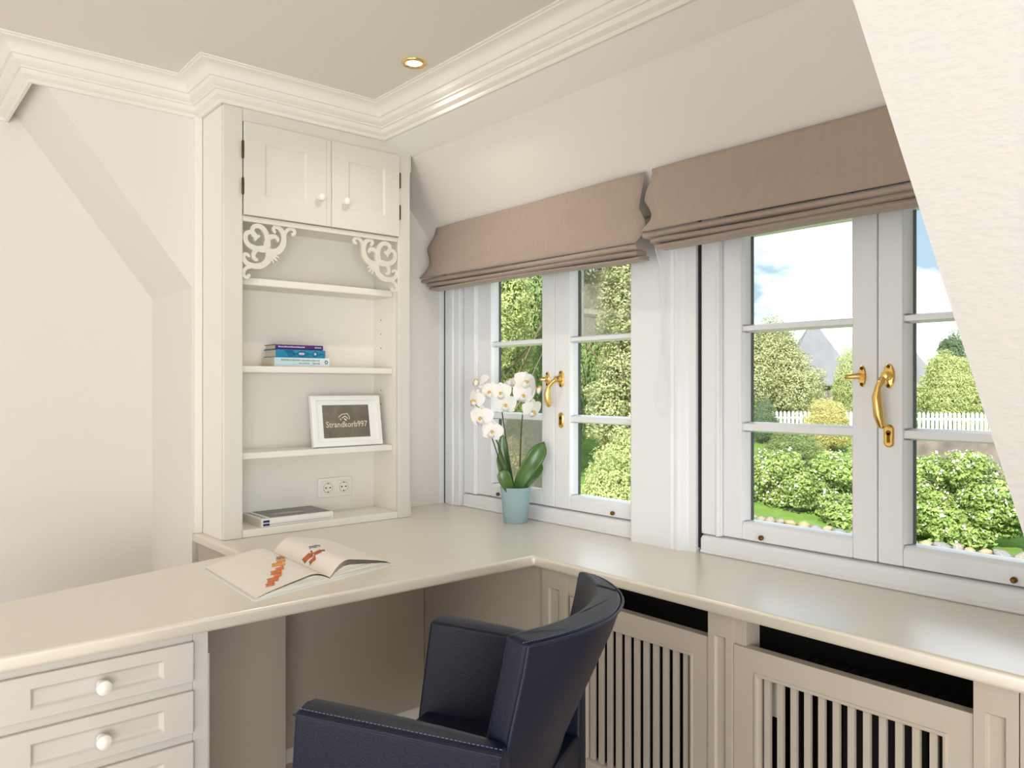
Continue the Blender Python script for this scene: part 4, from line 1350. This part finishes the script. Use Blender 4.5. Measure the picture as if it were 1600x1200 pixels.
def plant(name, label, cat, x, y, h, w, kind, k, mat, seed, base=None, trunk=True):
    z = ground_z(x, y) if base is None else base
    t = thing(name, label, cat, (x, y, z), 0, None)
    me = CR[kind][k]
    if not me.materials:
        me.materials.append(LM[mat])
    f = bpy.data.objects.new('foliage', me)
    COL.objects.link(f)
    f.parent = t
    f.material_slots[0].link = 'OBJECT'
    f.material_slots[0].material = LM[mat]
    f['kind'] = 'stuff'
    f.scale = (w, w, h)
    f.rotation_euler = (0, 0, seed * 1.7)
    r = random.Random(seed)
    if trunk:
        m = MB()
        m.tube([(0, 0, -0.1), (0.04 * w, 0.02 * w, h * 0.25), (-0.03 * w, 0.05 * w, h * 0.55), (0.02 * w, 0, h * 0.85)], [0.020 * h + 0.03, 0.016 * h + .02, 0.010 * h + .01, 0.004 * h], n=8)
        m.build('trunk', M['bark'], t, local=True, smooth=True)
        m = MB()
        for i in range(7):
            a = r.uniform(0, 6.28)
            hh = h * r.uniform(0.25, 0.6)
            m.tube([(0, 0, hh), (0.22 * w * math.cos(a), 0.22 * w * math.sin(a), hh + 0.10 * h), (0.42 * w * math.cos(a), 0.42 * w * math.sin(a), hh + 0.24 * h)], [0.004 * h + .006, 0.0025 * h, 0.001 * h], n=6)
        m.build('branches', M['bark'], t, local=True, smooth=True)
    return t

# seen through the left window
plant('tree', 'tall pale green tree behind the far half of the left window', 'tree', 12.6, 15.4, 9.0, 4.0, 'tall', 0, 'bright', 1)
plant('tree', 'tall pale green tree behind the near half of the left window', 'tree', 15.6, 13.4, 8.6, 4.6, 'tall', 1, 'olive', 2)
plant('tree', 'mid-green leafy tree between the two tall trees, low behind the orchid', 'tree', 18.0, 19.4, 7.4, 2.4, 'round', 1, 'mid', 3)
plant('tree', 'grey-green tree standing behind the left window lever handle', 'tree', 23.4, 20.6, 7.4, 3.0, 'round', 0, 'mid', 15)
plant('shrub', 'bright yellow-green shrub at the foot of the left window, beside the pier', 'shrub', 9.7, 8.6, 2.8, 1.3, 'round', 0, 'bright', 4)
plant('shrub', 'yellow-green shrub at the foot of the left window, behind the orchid leaves', 'shrub', 9.4, 11.5, 2.6, 1.2, 'round', 1, 'yellow', 5)
plant('tree', 'slender mid-green tree in the gap between the two tall trees of the left window', 'tree', 16.9, 17.0, 7.4, 1.5, 'round', 0, 'mid', 16)
# seen through the right window
plant('tree', 'broad sunlit tree filling the middle panes left of the right window lever', 'tree', 29.0, 17.6, 4.3, 2.7, 'round', 0, 'olive', 6)
plant('tree', 'second broad bright tree overlapping the roof in the right window', 'tree', 33.2, 15.9, 3.3, 1.5, 'round', 1, 'bright', 7)
plant('tree', 'dark blue-green tree beside the thatched roof in the right pane', 'tree', 43.2, 15.6, 4.5, 1.9, 'round', 1, 'dark', 8)
plant('shrub', 'large sunlit shrub below the dark tree in the right pane', 'shrub', 33.6, 12.2, 3.0, 2.0, 'round', 0, 'bright', 9)
plant('shrub', 'pale yellow feathery shrub in front of the broad tree, above the fence', 'shrub', 25.0, 13.0, 1.75, 1.25, 'round', 1, 'yellow', 10)
plant('shrub', 'low green shrub under the lower glazing bar of the right window', 'shrub', 22.2, 12.6, 1.35, 1.3, 'round', 0, 'mid', 12)
plant('shrub', 'pale green shrub between the yellow feathery shrub and the rose hedge', 'shrub', 22.6, 10.5, 1.30, 1.05, 'round', 1, 'bright', 14)
plant('shrub', 'small dark shrub left of the pale feathery shrub', 'shrub', 24.2, 14.9, 1.5, 0.75, 'round', 1, 'dark', 13)

# rose hedge on the stone wall
def hedge(name, label, x, y0, y1, h, d, seed, z0):
    t = thing(name, label, 'hedge', (x, (y0 + y1) / 2, z0))
    r = random.Random(seed)
    L = y1 - y0
    bl = []
    k = int(L * 12)
    for i in range(k):
        s = r.uniform(0.30, 0.52)
        bl.append((r.uniform(-d * .5, d * .5), -L / 2 + L * (i + .5) / k, h * r.uniform(0.10, 0.80), s, s, s * 0.8))
    me = leaf_cloud('hedge_leaves', bl, int(L * 15000), 0.030, seed, inner=0.4)
    me.materials.append(LM['rose'])
    f = bpy.data.objects.new('foliage', me)
    COL.objects.link(f)
    f.parent = t
    f['kind'] = 'stuff'
    fm = leaf_cloud('rose_blossoms', [(b[0], b[1], b[2] + .04, b[3] * 1.05, b[4] * 1.05, b[5] * 1.06) for b in bl], int(L * 380), 0.036, seed + 1, aspect=1.0, inner=0.04)
    fm.materials.append(M['blossom_white'])
    fm.materials.append(M['blossom_pink'])
    mi = np.random.default_rng(seed).choice([0, 0, 1], len(fm.polygons)).astype(np.int32)
    fm.polygons.foreach_set('material_index', mi)
    g = bpy.data.objects.new('blossoms', fm)
    COL.objects.link(g)
    g.parent = t
    g['kind'] = 'stuff'
    return t
M['blossom_white'] = material('rose_white', (250, 246, 236), 0.8)
M['blossom_pink'] = material('rose_pink', (238, 206, 214), 0.8)
hedge('rose_hedge', 'flowering rose hedge on the stone wall in the right-hand pane', 19.40, 4.2, 8.1, 2.25, 0.9, 21, -2.35)
hedge('rose_hedge', 'flowering rose hedge further along the wall in the left pane of the right window', 19.40, 9.40, 14.2, 1.80, 0.8, 22, -2.20)

# boulder wall
sw = thing('stone_border', 'low border of rounded field stones under the rose hedge', 'stones', (17.9, 8, -2.6))
SM = [material('field_stone_%d' % i, c_, 0.85, bump=0.5, bump_scale=8, rgb2=d_, var_scale=5) for i, (c_, d_) in enumerate((((150, 142, 130), (112, 106, 98)), ((172, 152, 120), (130, 114, 90)), ((140, 138, 136), (98, 98, 98))))]
stone_me = []
for k in range(5):
    b_ = bmesh.new()
    bmesh.ops.create_icosphere(b_, subdivisions=1, radius=1.0)
    r = random.Random(k)
    for v in b_.verts:
        v.co *= r.uniform(0.82, 1.1)
    me = bpy.data.meshes.new('stone')
    b_.to_mesh(me)
    b_.free()
    me.polygons.foreach_set('use_smooth', [True] * len(me.polygons))
    me.materials.append(SM[k % 3])
    stone_me.append(me)
r = random.Random(99)
for row, (zz, xx) in enumerate(((-2.62, 0.0), (-2.40, 0.10), (-2.20, 0.22))):
    y = 4.2 + 0.1 * row
    while y < 12.6:
        wv = r.uniform(0.12, 0.21)
        so = bpy.data.objects.new('stone', stone_me[r.randrange(5)])
        COL.objects.link(so)
        so.parent = sw
        so.scale = (wv * 1.1, wv * 1.05, r.uniform(0.10, 0.15))
        so.location = (xx + r.uniform(-.04, .04), y + wv - 8, zz + 2.6 + r.uniform(-.03, .03))
        so.rotation_euler = (r.uniform(-.3, .3), r.uniform(-.3, .3), r.uniform(0, 6.28))
        y += wv * 1.92

# white picket fence
fe = thing('picket_fence', 'white picket fence beyond the rose hedge', 'fence', (28.0, 13.0, 0))
M['fence'] = material('fence_white', (246, 246, 240), 0.6)
pk = MB().prism([(-0.045, 0), (0.045, 0), (0.045, 0.86), (0, 0.93), (-0.045, 0.86)], 0, -0.012, 0.012).mesh('picket')
pk.materials.append(M['fence'])
FA, FB = Vector((24.6, 17.4, 0)), Vector((30.9, 8.6, 0))
n_p = 78
for i in range(n_p):
    p = FA.lerp(FB, i / (n_p - 1))
    o_ = bpy.data.objects.new('picket', pk)
    COL.objects.link(o_)
    o_.parent = fe
    o_.location = (p.x - 28.0, p.y - 13.0, -0.55)
    o_.rotation_euler = (0, 0, math.radians(36))
for zz in (-0.30, 0.12):
    MB().tube([(FA.x, FA.y, zz), (FB.x, FB.y, zz)], 0.035, n=4).build('rail', M['fence'], fe)

# thatched houses
M['thatch'] = material('thatch_grey', (112, 113, 118), 0.95, bump=0.8, bump_scale=6, var=0.15, var_scale=1.5, stretch=(1, 1, 0.3))
M['brick_wall'] = material('garden_brick', (92, 82, 78), 0.9, bump=0.5, bump_scale=10, rgb2=(124, 114, 108), var_scale=3)
def house(label, cx, cy, L, Wd, hw, hr, zb, rot):
    h_ = thing('house', label, 'house', (cx, cy, zb), math.radians(rot))
    MB().box(-L / 2, L / 2, -Wd / 2, Wd / 2, 0, hw).build('house_wall', M['brick_wall'], h_, local=True)
    m = MB()
    m.loft([[(-L / 2 - .4, -Wd / 2 - .5, hw - .3), (L / 2 + .4, -Wd / 2 - .5, hw - .3), (L / 2 + .4, Wd / 2 + .5, hw - .3), (-L / 2 - .4, Wd / 2 + .5, hw - .3)],
            [(-L / 2 + 1.6, -0.15, hw + hr), (L / 2 - 1.6, -0.15, hw + hr), (L / 2 - 1.6, 0.15, hw + hr), (-L / 2 + 1.6, 0.15, hw + hr)]])
    m.build('thatched_roof', M['thatch'], h_, local=True, smooth=True, angle=60)
    MB().box(-L / 2 + 1.3, L / 2 - 1.3, -0.25, 0.25, hw + hr - 0.15, hw + hr + 0.15).build('ridge', M['thatch'], h_, local=True, bevel=0.1)
    MB().box(-0.5, 0.5, -Wd / 2 - 0.05, -Wd / 2 + 0.1, 0.6, 1.7).build('house_window', M['window'], h_, local=True)
    return h_
house('grey thatched house whose roof peeks over the broad tree in the right window', 43.4, 23.45, 3.4, 3.4, 2.2, 3.35, -0.6, 40)
house('grey thatched house roof left of the dark tree in the right pane', 50.6, 22.2, 4.0, 4.0, 2.1, 3.6, -0.6, 40)
gw = MB().box(-0.12, 0.12, -1.3, 1.3, 0, 1.35)
gw_o = thing('garden_wall', 'brown garden wall behind the rose hedge in the right pane', 'wall', (26.2, 9.3, -1.7), math.radians(10))
gw.build('wall_face', M['brick_wall'], gw_o, local=True)
MB().box(-0.18, 0.18, -1.35, 1.35, 1.35, 1.43).build('wall_coping', M['thatch'], gw_o, local=True)
